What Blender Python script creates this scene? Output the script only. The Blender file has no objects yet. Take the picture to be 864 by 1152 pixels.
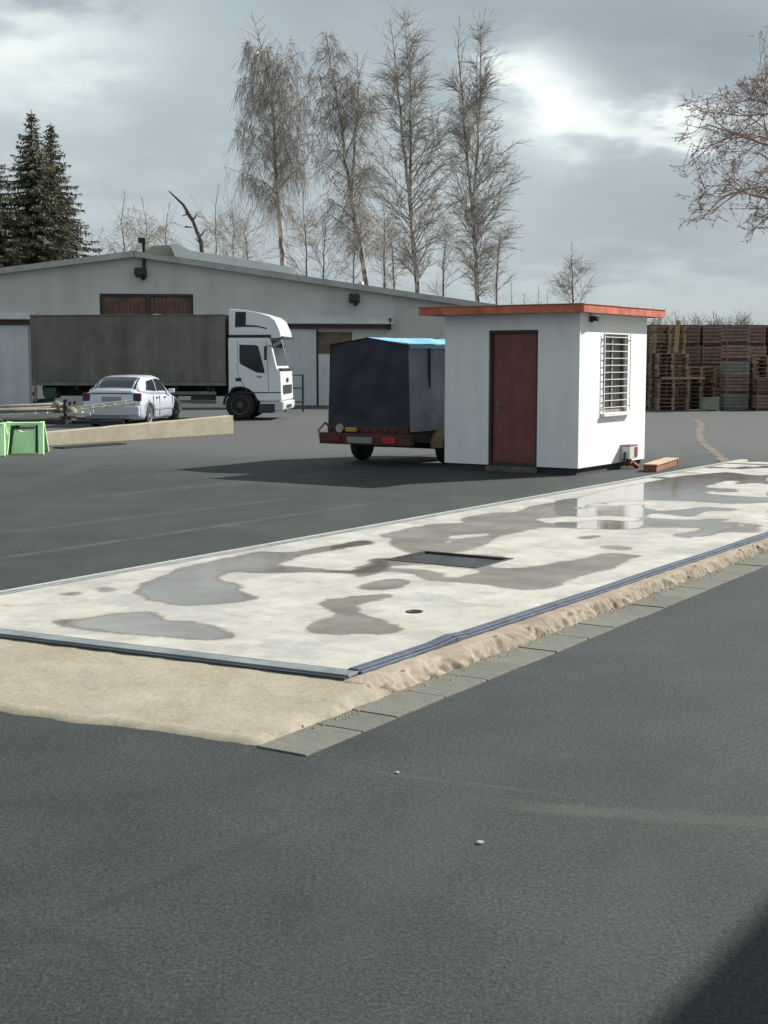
import bpy, bmesh, math, random
import numpy as np
from mathutils import Vector, Matrix, noise

# ------------------------------------------------------------------ camera, sky, sun, exposure
scene = bpy.context.scene
CAM_H, FPX, HZ = 1.8, 1560.0, 407.0            # camera height, focal length and horizon in photo pixels (864x1152)
PITCH = math.atan((576 - HZ) / FPX)
cam_data = bpy.data.cameras.new('camera')
cam = bpy.data.objects.new('camera', cam_data)
scene.collection.objects.link(cam)
cam.location = (0, 0, CAM_H)
cam.rotation_euler = (math.pi / 2 - PITCH, 0, 0)
cam_data.sensor_fit = 'VERTICAL'
cam_data.sensor_height = 36.0
cam_data.lens = FPX / 1152 * 36.0
cam_data.clip_end = 3000
scene.camera = cam

SUN_EL, SUN_AZ = math.radians(35.6), math.radians(60.0)       # azimuth clockwise from +Y
sun_vec = Vector((math.sin(SUN_AZ) * math.cos(SUN_EL), math.cos(SUN_AZ) * math.cos(SUN_EL), math.sin(SUN_EL)))
sd = bpy.data.lights.new('sun', 'SUN')
sd.energy = 5.0
sd.angle = math.radians(0.4)
sd.color = (1.0, 0.975, 0.93)
sun = bpy.data.objects.new('sun', sd)
scene.collection.objects.link(sun)
sun.rotation_euler = sun_vec.to_track_quat('Z', 'Y').to_euler()
sun.location = (20, 10, 30)

world = bpy.data.worlds.new('World')
scene.world = world
world.use_nodes = True
wn, wl = world.node_tree.nodes, world.node_tree.links
wn.clear()
def W(t, **k):
    n = wn.new(t)
    for a, b in k.items():
        setattr(n, a, b)
    return n
def wmath(op, a, b=None, clamp=False):
    n = W('ShaderNodeMath', operation=op); n.use_clamp = clamp
    for i, q in enumerate((a, b)):
        if q is None: continue
        if isinstance(q, (int, float)): n.inputs[i].default_value = q
        else: wl.new(q, n.inputs[i])
    return n.outputs[0]
w_out = W('ShaderNodeOutputWorld'); w_bg = W('ShaderNodeBackground')
w_bg.inputs['Strength'].default_value = 0.075
sky = W('ShaderNodeTexSky', sky_type='NISHITA', sun_disc=False)
sky.sun_elevation = SUN_EL; sky.sun_rotation = SUN_AZ
sky.air_density = 1.0; sky.dust_density = 2.0
tc = W('ShaderNodeTexCoord')
sep = W('ShaderNodeSeparateXYZ'); wl.new(tc.outputs['Generated'], sep.inputs[0])
# cloud layer: direction projected on a plane overhead so that clouds flatten towards the horizon
zz = wmath('ADD', wmath('MAXIMUM', sep.outputs[2], 0.0), 0.22)
cx = wmath('DIVIDE', sep.outputs[0], zz); cy = wmath('DIVIDE', sep.outputs[1], zz)
comb = W('ShaderNodeCombineXYZ'); wl.new(cx, comb.inputs[0]); wl.new(cy, comb.inputs[1])
n1 = W('ShaderNodeTexNoise'); n1.inputs['Scale'].default_value = 1.1; n1.inputs['Detail'].default_value = 5; n1.inputs['Roughness'].default_value = 0.5
n1.inputs['Distortion'].default_value = 0.3
wl.new(comb.outputs[0], n1.inputs['Vector'])
n2 = W('ShaderNodeTexNoise'); n2.inputs['Scale'].default_value = 5.0; n2.inputs['Detail'].default_value = 5; n2.inputs['Roughness'].default_value = 0.55
wl.new(comb.outputs[0], n2.inputs['Vector'])
# bright gaps between the clouds: soft lobes at a bearing and height (x/y, z/y of the view direction)
ysafe = wmath('MAXIMUM', sep.outputs[1], 0.05)
tx = wmath('DIVIDE', sep.outputs[0], ysafe); tz = wmath('DIVIDE', sep.outputs[2], ysafe)
wob = wmath('MULTIPLY', wmath('SUBTRACT', n2.outputs['Fac'], 0.5), 0.13)
tx = wmath('ADD', tx, wob); tz = wmath('ADD', tz, wmath('MULTIPLY', wob, -0.7))
def lobe(px, py, sx, sy, amp, ang=0.0):
    x0, z0 = (px - 432) / FPX, (HZ - py) / FPX
    dx, dz = wmath('SUBTRACT', tx, x0), wmath('SUBTRACT', tz, z0)
    ca, sa = math.cos(ang), math.sin(ang)
    a = wmath('ADD', wmath('MULTIPLY', dx, ca * FPX / sx), wmath('MULTIPLY', dz, sa * FPX / sx))
    b = wmath('SUBTRACT', wmath('MULTIPLY', dz, ca * FPX / sy), wmath('MULTIPLY', dx, sa * FPX / sy))
    r = wmath('ADD', wmath('MULTIPLY', a, a), wmath('MULTIPLY', b, b))
    g = wmath('POWER', 2.718, wmath('MULTIPLY', r, -1.0))
    front = wmath('GREATER_THAN', sep.outputs[1], 0.06)
    return wmath('MULTIPLY', wmath('MULTIPLY', g, amp), front)
val = wmath('ADD', wmath('MULTIPLY', wmath('SUBTRACT', n1.outputs['Fac'], 0.5), 0.40), wmath('MULTIPLY', wmath('SUBTRACT', n2.outputs['Fac'], 0.5), 0.28))
val = wmath('ADD', val, 0.30)
for L in ((50, 75, 150, 60, 0.5, 0.15), (612, 122, 62, 48, 0.72, -0.5), (755, 148, 95, 20, 0.62, 0.0),
          (130, 250, 160, 70, 0.10, 0.0), (770, 55, 190, 75, -0.24, -0.2), (430, 20, 160, 60, -0.10, 0.0), (520, 240, 110, 60, 0.16, 0.0), (400, 130, 60, 60, 0.08, 0.0),
          (700, 250, 190, 55, -0.10, 0.0), (20, 10, 120, 22, -0.2, 0.1), (700, 330, 220, 30, 0.14, 0.0)):
    val = wmath('ADD', val, lobe(*L))
ramp = W('ShaderNodeValToRGB'); wl.new(val, ramp.inputs[0])
cr = ramp.color_ramp
cr.elements[0].position = 0.0; cr.elements[0].color = (2.6, 3.05, 3.3, 1)
cr.elements[1].position = 1.0; cr.elements[1].color = (9.4, 10.1, 9.7, 1)
e = cr.elements.new(0.32); e.color = (3.95, 4.6, 4.9, 1)
e = cr.elements.new(0.6); e.color = (5.8, 6.55, 6.6, 1)
mixw = W('ShaderNodeMix', data_type='RGBA'); mixw.inputs[0].default_value = 0.92
wl.new(sky.outputs[0], mixw.inputs[6]); wl.new(ramp.outputs[0], mixw.inputs[7])
wl.new(mixw.outputs[2], w_bg.inputs['Color']); wl.new(w_bg.outputs[0], w_out.inputs[0])

vs = scene.view_settings
vs.view_transform = 'Standard'; vs.look = 'None'; vs.gamma = 1.0; vs.use_curve_mapping = False
vs.exposure = 0.65
scene.render.engine = 'CYCLES'

# ------------------------------------------------------------------ pixel -> place
def ray(px, py):
    u, v = (px - 432) / FPX, (576 - py) / FPX
    return Vector((u, math.cos(PITCH) + v * math.sin(PITCH), -math.sin(PITCH) + v * math.cos(PITCH)))
def ground_at(px, py, z=0.0):
    d = ray(px, py); t = (z - CAM_H) / d.z
    return Vector((d.x * t, d.y * t, z))
def depth_at(px, py, Y):
    d = ray(px, py); t = Y / d.y
    return Vector((d.x * t, Y, CAM_H + d.z * t))
def on_plane(org, ang, px, py):
    """point of a vertical plane through org running along angle ang: (distance along it, height)"""
    d = ray(px, py); c, s = math.cos(ang), math.sin(ang)
    # d.x*k = ox + c*t ; d.y*k = oy + s*t
    det = d.x * (-s) - (-c) * d.y
    k = (org[0] * (-s) - (-c) * org[1]) / det
    return (d.x * k - org[0]) * c + (d.y * k - org[1]) * s, CAM_H + d.z * k

# ------------------------------------------------------------------ mesh and object helpers
COL = scene.collection
class MB:
    def __init__(s): s.v = []; s.f = []
    def add(s, vs_, fs):
        o = len(s.v); s.v += [tuple(p) for p in vs_]; s.f += [tuple(i + o for i in q) for q in fs]; return s
    def box(s, x0, x1, y0, y1, z0, z1):
        return s.add([(x0,y0,z0),(x1,y0,z0),(x1,y1,z0),(x0,y1,z0),(x0,y0,z1),(x1,y0,z1),(x1,y1,z1),(x0,y1,z1)],
                     [(0,3,2,1),(4,5,6,7),(0,1,5,4),(1,2,6,5),(2,3,7,6),(3,0,4,7)])
    def beam(s, a, b, w, h, up=(0,0,1)):
        a, b = Vector(a), Vector(b); d = (b - a).normalized(); up = Vector(up)
        r = d.cross(up)
        if r.length < 1e-4: r = d.cross(Vector((1,0,0)))
        r.normalize(); n = r.cross(d).normalized(); r *= w / 2; n *= h / 2
        return s.add([a-r-n, a+r-n, a+r+n, a-r+n, b-r-n, b+r-n, b+r+n, b-r+n],
                     [(0,1,2,3),(7,6,5,4),(0,4,5,1),(1,5,6,2),(2,6,7,3),(3,7,4,0)])
    def prism(s, poly, y0, y1, axis='y'):
        """polygon in (x,z) (axis y), (x,y) (axis z) or (y,z) (axis x), extruded along axis"""
        n = len(poly)
        def P(p, t):
            return (p[0], t, p[1]) if axis == 'y' else ((p[0], p[1], t) if axis == 'z' else (t, p[0], p[1]))
        vs_ = [P(p, y0) for p in poly] + [P(p, y1) for p in poly]
        fs = [tuple(range(n)), tuple(range(2 * n - 1, n - 1, -1))] + [(i, n + i, n + (i + 1) % n, (i + 1) % n) for i in range(n)]
        return s.add(vs_, fs)
    def tube(s, pts, radii, n=6, caps=True):
        pts = [Vector(p) for p in pts]
        if isinstance(radii, (int, float)): radii = [radii] * len(pts)
        o = len(s.v); prev = None
        for i, p in enumerate(pts):
            d = (pts[min(i + 1, len(pts) - 1)] - pts[max(i - 1, 0)]).normalized()
            if prev is None:
                r = d.cross(Vector((0,0,1)))
                if r.length < 0.1: r = d.cross(Vector((1,0,0)))
            else: r = prev - d * prev.dot(d)
            r.normalize(); prev = r; q = d.cross(r)
            for k in range(n):
                a = 2 * math.pi * k / n
                s.v.append(tuple(p + (r * math.cos(a) + q * math.sin(a)) * radii[i]))
        for i in range(len(pts) - 1):
            for k in range(n):
                a, b = o + i * n + k, o + i * n + (k + 1) % n
                s.f.append((a, b, b + n, a + n))
        if caps:
            s.f.append(tuple(o + k for k in range(n - 1, -1, -1)))
            e_ = o + (len(pts) - 1) * n; s.f.append(tuple(e_ + k for k in range(n)))
        return s
    def lathe(s, prof, c, axis='y', n=20):
        """profile of (radius, offset along axis) turned about an axis through c"""
        o = len(s.v)
        for r, h in prof:
            for k in range(n):
                a = 2 * math.pi * k / n; p, q = r * math.cos(a), r * math.sin(a)
                s.v.append((c[0]+p, c[1]+h, c[2]+q) if axis == 'y' else ((c[0]+p, c[1]+q, c[2]+h) if axis == 'z' else (c[0]+h, c[1]+p, c[2]+q)))
        for i in range(len(prof) - 1):
            for k in range(n):
                a, b = o + i * n + k, o + i * n + (k + 1) % n
                s.f.append((a, b, b + n, a + n))
        s.f.append(tuple(o + k for k in range(n))); e_ = o + (len(prof) - 1) * n
        s.f.append(tuple(e_ + k for k in range(n - 1, -1, -1)))
        return s
    def panel(s, corners, t, nrm=None):
        """thin slab on a quad (or polygon), thickness t along its normal"""
        c = [Vector(p) for p in corners]
        if nrm is None: nrm = (c[1] - c[0]).cross(c[2] - c[0]).normalized()
        nrm = Vector(nrm) * t; n = len(c)
        return s.add(c + [p + nrm for p in c], [tuple(range(n - 1, -1, -1)), tuple(range(n, 2 * n))] + [(i, (i + 1) % n, n + (i + 1) % n, n + i) for i in range(n)])
    def mesh(s, name, bevel=0.0, smooth=False, seg=2):
        me = bpy.data.meshes.new(name)
        me.from_pydata(s.v, [], s.f); me.update()
        bm = bmesh.new(); bm.from_mesh(me)
        bmesh.ops.recalc_face_normals(bm, faces=bm.faces)
        if bevel > 0:
            eds = [ed for ed in bm.edges if len(ed.link_faces) == 2 and ed.calc_face_angle(0) > 0.35]
            bmesh.ops.bevel(bm, geom=eds, offset=bevel, segments=seg, affect='EDGES', profile=0.5, clamp_overlap=True)
        bm.to_mesh(me); bm.free()
        if smooth:
            me.polygons.foreach_set('use_smooth', [True] * len(me.polygons))
        return me
    def build(s, name, mat, parent=None, bevel=0.0, smooth=False, seg=2):
        return link(name, s.mesh(name, bevel, smooth, seg), mat, parent)
def link(name, me, mat=None, parent=None):
    o = bpy.data.objects.new(name, me)
    if mat is not None and not me.materials: me.materials.append(mat)
    COL.objects.link(o); o.parent = parent
    return o
def tag(o, label=None, cat=None, group=None, kind=None):
    if label: o['label'] = label
    if cat: o['category'] = cat
    if group: o['group'] = group
    if kind: o['kind'] = kind
    return o
def thing(name, label, cat, loc=(0,0,0), rz=0.0, group=None):
    o = bpy.data.objects.new(name, None); COL.objects.link(o)
    o.location = loc; o.rotation_euler = (0, 0, rz); o.empty_display_size = 0.2
    return tag(o, label, cat, group)
def dup(root, loc, rz, label=None, parent=None):
    r = root.copy(); COL.objects.link(r); r.location = loc; r.rotation_euler = (0, 0, rz)
    if label: r['label'] = label
    for ch in list(root.children):
        c = ch.copy(); COL.objects.link(c); c.parent = r
        for g in list(ch.children):
            d = g.copy(); COL.objects.link(d); d.parent = c
    return r
def np_mesh(name, V, F, smooth=False):
    """mesh from numpy arrays: V (n,3), F (m,4) quads"""
    me = bpy.data.meshes.new(name)
    V = np.asarray(V, dtype=np.float32); F = np.asarray(F, dtype=np.int32)
    me.vertices.add(len(V)); me.vertices.foreach_set('co', V.ravel())
    me.loops.add(F.size); me.loops.foreach_set('vertex_index', F.ravel())
    k = F.shape[1]
    me.polygons.add(len(F)); me.polygons.foreach_set('loop_start', np.arange(0, F.size, k, dtype=np.int32))
    if smooth: me.polygons.foreach_set('use_smooth', np.ones(len(F), dtype=bool))
    me.update(calc_edges=True); me.validate()
    return me

# ------------------------------------------------------------------ materials
MATS = {}
def mat(name, col, rough=0.6, metal=0.0, var=0.0, vscale=4.0, bump=0.0, bscale=40.0, spec=0.5, streak=0.0, tint=None, coat=0.0, detail=4, island=0.0):
    """Principled material: base colour with noise variation, optional vertical streaks, fine relief"""
    if name in MATS: return MATS[name]
    m = bpy.data.materials.new(name); m.use_nodes = True; MATS[name] = m
    N, L = m.node_tree.nodes, m.node_tree.links
    b = N['Principled BSDF']
    b.inputs['Roughness'].default_value = rough; b.inputs['Metallic'].default_value = metal
    b.inputs['Specular IOR Level'].default_value = spec; b.inputs['Coat Weight'].default_value = coat
    b.inputs['Base Color'].default_value = (*col, 1)
    t = N.new('ShaderNodeTexCoord'); out = None
    if var > 0:
        n = N.new('ShaderNodeTexNoise'); n.inputs['Scale'].default_value = vscale; n.inputs['Detail'].default_value = detail; n.inputs['Roughness'].default_value = 0.65
        L.new(t.outputs['Object'], n.inputs['Vector'])
        mr = N.new('ShaderNodeMapRange'); mr.inputs[1].default_value = 0.3; mr.inputs[2].default_value = 0.7
        L.new(n.outputs['Fac'], mr.inputs[0])
        mx = N.new('ShaderNodeMix'); mx.data_type = 'RGBA'; L.new(mr.outputs[0], mx.inputs[0])
        c2 = tint if tint else tuple(min(1, c * (1 + var)) for c in col)
        mx.inputs[6].default_value = (*[c * (1 - var) for c in col], 1); mx.inputs[7].default_value = (*c2, 1)
        out = mx.outputs[2]
    if streak > 0:
        mp = N.new('ShaderNodeMapping'); mp.inputs['Scale'].default_value = (1, 1, 0.06); L.new(t.outputs['Object'], mp.inputs[0])
        n = N.new('ShaderNodeTexNoise'); n.inputs['Scale'].default_value = vscale * 2.2; n.inputs['Detail'].default_value = 3
        L.new(mp.outputs[0], n.inputs['Vector'])
        mr = N.new('ShaderNodeMapRange'); mr.inputs[1].default_value = 0.42; mr.inputs[2].default_value = 0.75; mr.inputs[3].default_value = 1.0; mr.inputs[4].default_value = 1.0 - streak
        L.new(n.outputs['Fac'], mr.inputs[0])
        mx = N.new('ShaderNodeMix'); mx.data_type = 'RGBA'; mx.blend_type = 'MULTIPLY'; mx.inputs[0].default_value = 1.0
        if out is None: mx.inputs[6].default_value = (*col, 1)
        else: L.new(out, mx.inputs[6])
        L.new(mr.outputs[0], mx.inputs[7]); out = mx.outputs[2]
    if island > 0:
        ob = N.new('ShaderNodeObjectInfo'); mr = N.new('ShaderNodeMapRange'); mr.inputs[3].default_value = 1 - island; mr.inputs[4].default_value = 1 + island
        L.new(ob.outputs['Random'], mr.inputs[0])
        mx = N.new('ShaderNodeMix'); mx.data_type = 'RGBA'; mx.blend_type = 'MULTIPLY'; mx.inputs[0].default_value = 1.0
        if out is None: mx.inputs[6].default_value = (*col, 1)
        else: L.new(out, mx.inputs[6])
        L.new(mr.outputs[0], mx.inputs[7]); out = mx.outputs[2]
    if out is not None: L.new(out, b.inputs['Base Color'])
    if bump > 0:
        n = N.new('ShaderNodeTexNoise'); n.inputs['Scale'].default_value = bscale; n.inputs['Detail'].default_value = 5
        L.new(t.outputs['Object'], n.inputs['Vector'])
        bp = N.new('ShaderNodeBump'); bp.inputs['Strength'].default_value = min(1, bump); bp.inputs['Distance'].default_value = 0.02
        L.new(n.outputs['Fac'], bp.inputs['Height']); L.new(bp.outputs[0], b.inputs['Normal'])
    return m
def glass(name, col=(0.02, 0.025, 0.03), rough=0.06):
    return mat(name, col, rough, 0, spec=0.35)

def node_mat(name):
    m = bpy.data.materials.new(name); m.use_nodes = True
    N, L = m.node_tree.nodes, m.node_tree.links
    return m, N, L, N['Principled BSDF']
def nz(N, L, vec, scale, detail=4, rough=0.6):
    n = N.new('ShaderNodeTexNoise'); n.inputs['Scale'].default_value = scale; n.inputs['Detail'].default_value = detail; n.inputs['Roughness'].default_value = rough
    L.new(vec, n.inputs['Vector']); return n.outputs['Fac']
def mrange(N, L, s, a, b, c=0.0, d=1.0, smooth=False):
    n = N.new('ShaderNodeMapRange'); L.new(s, n.inputs[0])
    if smooth: n.interpolation_type = 'SMOOTHSTEP'
    for i, q in enumerate((a, b, c, d)): n.inputs[i + 1].default_value = q
    return n.outputs[0]
def cmix(N, L, f, a, b, mode='MIX'):
    n = N.new('ShaderNodeMix'); n.data_type = 'RGBA'; n.blend_type = mode
    for i, q in ((0, f), (6, a), (7, b)):
        if isinstance(q, (int, float)): n.inputs[i].default_value = q
        elif isinstance(q, tuple): n.inputs[i].default_value = (*q, 1)
        else: L.new(q, n.inputs[i])
    return n.outputs[2]
def nmath(N, L, op, a, b=0.0):
    n = N.new('ShaderNodeMath'); n.operation = op
    for i, q in enumerate((a, b)):
        if isinstance(q, (int, float)): n.inputs[i].default_value = q
        else: L.new(q, n.inputs[i])
    return n.outputs[0]

def asphalt_material():
    m, N, L, b = node_mat('asphalt')
    t = N.new('ShaderNodeTexCoord').outputs['Object']
    big = mrange(N, L, nz(N, L, t, 0.16, 5, 0.6), 0.35, 0.65)
    mid = mrange(N, L, nz(N, L, t, 1.3, 5, 0.65), 0.3, 0.7)
    grain = mrange(N, L, nz(N, L, t, 140, 3, 0.8), 0.3, 0.72)
    c = cmix(N, L, big, (0.020, 0.027, 0.0255), (0.032, 0.039, 0.0365))
    c = cmix(N, L, 1.0, c, cmix(N, L, mid, (0.76, 0.76, 0.76), (1.22, 1.22, 1.22)), 'MULTIPLY')
    c = cmix(N, L, 1.0, c, cmix(N, L, grain, (0.22, 0.22, 0.22), (1.95, 1.95, 1.95)), 'MULTIPLY')
    g2 = mrange(N, L, nz(N, L, t, 55, 2, 0.6), 0.34, 0.66)
    c = cmix(N, L, 1.0, c, cmix(N, L, g2, (0.55, 0.55, 0.55), (1.45, 1.45, 1.45)), 'MULTIPLY')
    # pale stone chips
    vo = N.new('ShaderNodeTexVoronoi'); vo.inputs['Scale'].default_value = 120; L.new(t, vo.inputs['Vector'])
    sepc = N.new('ShaderNodeSeparateColor'); L.new(vo.outputs['Color'], sepc.inputs[0])
    chip = mrange(N, L, sepc.outputs[0], 0.82, 0.95)
    c = cmix(N, L, nmath(N, L, 'MULTIPLY', chip, 0.2), c, (0.12, 0.125, 0.115))
    # faint worn wheel tracks along the weighbridge direction
    mp = N.new('ShaderNodeMapping'); mp.inputs['Rotation'].default_value = (0, 0, math.radians(33)); mp.inputs['Scale'].default_value = (1.0, 0.07, 1)
    L.new(t, mp.inputs[0])
    tr = mrange(N, L, nz(N, L, mp.outputs[0], 0.9, 3, 0.5), 0.55, 0.75)
    c = cmix(N, L, nmath(N, L, 'MULTIPLY', tr, 0.3), c, (0.088, 0.09, 0.082))
    # dusty sand film in patches
    du = mrange(N, L, nz(N, L, t, 0.45, 6, 0.7), 0.58, 0.8)
    c = cmix(N, L, nmath(N, L, 'MULTIPLY', du, 0.4), c, (0.12, 0.112, 0.088))
    # old oil and damp stains
    oil = mrange(N, L, nz(N, L, t, 0.8, 6, 0.75), 0.60, 0.72)
    c = cmix(N, L, nmath(N, L, 'MULTIPLY', oil, 0.45), c, (0.022, 0.024, 0.025))
    # grit scattered in drifts
    gd = nmath(N, L, 'MULTIPLY', mrange(N, L, nz(N, L, t, 230, 2, 0.5), 0.62, 0.70), mrange(N, L, nz(N, L, t, 0.7, 5, 0.7), 0.45, 0.7))
    c = cmix(N, L, nmath(N, L, 'MULTIPLY', gd, 0.22), c, (0.20, 0.19, 0.16))
    # far yard painted paler, with the sky's grazing sheen put into the colour
    sx = N.new('ShaderNodeSeparateXYZ'); L.new(t, sx.inputs[0])
    fy = mrange(N, L, nmath(N, L, 'ADD', sx.outputs[1], nmath(N, L, 'MULTIPLY', nz(N, L, t, 0.25, 4, 0.6), 8.0)), 27.0, 33.0)
    c = cmix(N, L, nmath(N, L, 'MULTIPLY', fy, 0.75), c, (0.088, 0.087, 0.086))
    # seams, a sealed joint and worn tracks: lines on the ground between two points
    def line(p0, p1, w, amt, col, rag=0.10):
        p0, p1 = ground_at(*p0), ground_at(*p1); d = (p1 - p0); ln = d.length; d.normalize(); nn_ = Vector((-d.y, d.x, 0))
        def dot(vec):
            q = N.new('ShaderNodeVectorMath'); q.operation = 'SUBTRACT'; L.new(t, q.inputs[0]); q.inputs[1].default_value = p0
            k = N.new('ShaderNodeVectorMath'); k.operation = 'DOT_PRODUCT'; L.new(q.outputs[0], k.inputs[0]); k.inputs[1].default_value = vec
            return k.outputs['Value']
        a = nmath(N, L, 'ABSOLUTE', nmath(N, L, 'ADD', dot(nn_), nmath(N, L, 'MULTIPLY', nmath(N, L, 'SUBTRACT', nz(N, L, t, 1.6, 5, 0.6), 0.5), rag)), 0.0)
        m1 = mrange(N, L, a, w * 0.3, w, 1.0, 0.0, True); s_ = dot(d)
        m2 = nmath(N, L, 'MULTIPLY', mrange(N, L, s_, -0.2, 0.3, smooth=True), mrange(N, L, s_, ln - 0.3, ln + 0.3, 1.0, 0.0, True))
        br_ = mrange(N, L, nz(N, L, t, 3.0, 5, 0.7), 0.32, 0.6)
        return nmath(N, L, 'MULTIPLY', nmath(N, L, 'MULTIPLY', m1, m2), nmath(N, L, 'MULTIPLY', br_, amt)), col
    for args in (((60, 1045), (350, 922), 0.035, 0.55, (0.012, 0.013, 0.013)), ((560, 905), (860, 925), 0.10, 0.45, (0.10, 0.092, 0.07)), ((380, 862), (620, 893), 0.03, 0.4, (0.10, 0.092, 0.07)),
                 ((0, 628), (420, 566), 0.10, 0.55, (0.10, 0.098, 0.088)), ((0, 600), (330, 560), 0.16, 0.4, (0.085, 0.085, 0.08)), ((90, 560), (420, 528), 0.25, 0.35, (0.09, 0.09, 0.086)),
                 ((640, 1152), (800, 860), 0.20, 0.3, (0.060, 0.062, 0.056)), ((300, 1152), (560, 850), 0.22, 0.25, (0.060, 0.062, 0.056))):
        fm_, cl_ = line(*args); c = cmix(N, L, fm_, c, cl_)
    # cracks
    vc = N.new('ShaderNodeTexVoronoi'); vc.feature = 'DISTANCE_TO_EDGE'; vc.inputs['Scale'].default_value = 0.22
    wv = N.new('ShaderNodeVectorMath'); wv.operation = 'ADD'; nn = N.new('ShaderNodeTexNoise'); nn.inputs['Scale'].default_value = 1.2; nn.inputs['Detail'].default_value = 6
    L.new(t, nn.inputs['Vector']); L.new(t, wv.inputs[0]); L.new(nn.outputs['Color'], wv.inputs[1]); L.new(wv.outputs[0], vc.inputs['Vector'])
    ck = mrange(N, L, vc.outputs['Distance'], 0.0, 0.006, 1.0, 0.0)
    c = cmix(N, L, nmath(N, L, 'MULTIPLY', ck, 0.5), c, (0.02, 0.02, 0.02))
    L.new(c, b.inputs['Base Color']); b.inputs['Roughness'].default_value = 0.78; b.inputs['Specular IOR Level'].default_value = 0.35
    bp = N.new('ShaderNodeBump'); bp.inputs['Strength'].default_value = 1.0; bp.inputs['Distance'].default_value = 0.006
    L.new(nz(N, L, t, 75, 4, 0.75), bp.inputs['Height']); L.new(bp.outputs[0], b.inputs['Normal'])
    return m

def deck_material():
    m, N, L, b = node_mat('deck_concrete')
    t = N.new('ShaderNodeTexCoord').outputs['Object']
    at = N.new('ShaderNodeAttribute'); at.attribute_name = 'wet'
    n_e = nz(N, L, t, 2.2, 5, 0.6); n_f = nz(N, L, t, 8, 6, 0.7)
    w = nmath(N, L, 'ADD', at.outputs['Fac'], nmath(N, L, 'MULTIPLY', nmath(N, L, 'SUBTRACT', n_e, 0.5), 0.75))
    w = nmath(N, L, 'ADD', w, nmath(N, L, 'MULTIPLY', nmath(N, L, 'SUBTRACT', n_f, 0.5), 0.9))
    wet = mrange(N, L, w, 0.36, 0.62, smooth=True); damp = mrange(N, L, w, 0.10, 0.50, smooth=True)
    ap = N.new('ShaderNodeAttribute'); ap.attribute_name = 'pool'
    pool = nmath(N, L, 'MULTIPLY', mrange(N, L, w, 0.48, 0.75, smooth=True), mrange(N, L, nmath(N, L, 'ADD', ap.outputs['Fac'], nmath(N, L, 'MULTIPLY', nmath(N, L, 'SUBTRACT', n_e, 0.5), 0.8)), 0.3, 0.7, smooth=True))
    mot = mrange(N, L, nz(N, L, t, 3.5, 6, 0.7), 0.3, 0.7)
    dry = cmix(N, L, mot, (0.33, 0.315, 0.27), (0.475, 0.455, 0.405))
    st = mrange(N, L, nz(N, L, t, 0.9, 5, 0.65), 0.5, 0.75)
    dry = cmix(N, L, nmath(N, L, 'MULTIPLY', st, 0.35), dry, (0.34, 0.30, 0.235))
    mk = mrange(N, L, nz(N, L, t, 1.5, 7, 0.74), 0.47, 0.58)
    dry = cmix(N, L, nmath(N, L, 'MULTIPLY', mk, 0.6), dry, (0.255, 0.25, 0.235))
    wc = cmix(N, L, mrange(N, L, nz(N, L, t, 1.8, 7, 0.7), 0.36, 0.64), (0.125, 0.108, 0.088), (0.205, 0.19, 0.165))
    dry = cmix(N, L, nmath(N, L, 'MULTIPLY', damp, 0.45), dry, (0.31, 0.27, 0.21))
    L.new(cmix(N, L, wet, dry, wc), b.inputs['Base Color'])
    r = nmath(N, L, 'ADD', mrange(N, L, wet, 0, 1, 0.8, 0.50), nmath(N, L, 'MULTIPLY', pool, -0.44))
    L.new(r, b.inputs['Roughness'])
    bp = N.new('ShaderNodeBump'); bp.inputs['Distance'].default_value = 0.006
    L.new(mrange(N, L, pool, 0, 1, 0.5, 0.03), bp.inputs['Strength'])
    L.new(nz(N, L, t, 60, 5, 0.6), bp.inputs['Height']); L.new(bp.outputs[0], b.inputs['Normal'])
    return m

def rough_concrete(name, c0, c1, c2):
    m, N, L, b = node_mat(name)
    t = N.new('ShaderNodeTexCoord').outputs['Object']
    a = mrange(N, L, nz(N, L, t, 2.5, 6, 0.7), 0.3, 0.7)
    g_ = mrange(N, L, nz(N, L, t, 38, 5, 0.75), 0.35, 0.65)
    c = cmix(N, L, a, c0, c1)
    c = cmix(N, L, 1.0, c, cmix(N, L, g_, (0.84, 0.83, 0.82), (1.1, 1.1, 1.1)), 'MULTIPLY')
    s_ = mrange(N, L, nz(N, L, t, 7, 6, 0.75), 0.6, 0.75)
    c = cmix(N, L, nmath(N, L, 'MULTIPLY', s_, 0.6), c, c2)
    L.new(c, b.inputs['Base Color']); b.inputs['Roughness'].default_value = 0.9; b.inputs['Specular IOR Level'].default_value = 0.25
    bp = N.new('ShaderNodeBump'); bp.inputs['Strength'].default_value = 0.45; bp.inputs['Distance'].default_value = 0.008
    L.new(nz(N, L, t, 26, 7, 0.7), bp.inputs['Height']); L.new(bp.outputs[0], b.inputs['Normal'])
    return m
rng = random.Random(7)
M_STEEL = mat('grey_steel', (0.19, 0.215, 0.215), 0.5, 0.15, 0.3, 5, 0.15, 60)
M_BLUESTEEL = mat('blue_grey_steel', (0.10, 0.12, 0.16), 0.42, 0.3, 0.3, 6, 0.15, 60)
M_DARK = mat('black_plastic', (0.014, 0.014, 0.016), 0.55, 0, 0.2, 8)
M_RUBBER = mat('tyre_rubber', (0.018, 0.018, 0.019), 0.85, 0, 0.3, 12)
M_GLASS = glass('dark_glass')
M_WHITE = mat('white_render', (0.84, 0.84, 0.83), 0.85, 0, 0.05, 2.0, 0.25, 90, streak=0.07)
M_WOOD = mat('weathered_wood', (0.29, 0.20, 0.135), 0.85, 0, 0.4, 5, 0.3, 50, island=0.35)

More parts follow.
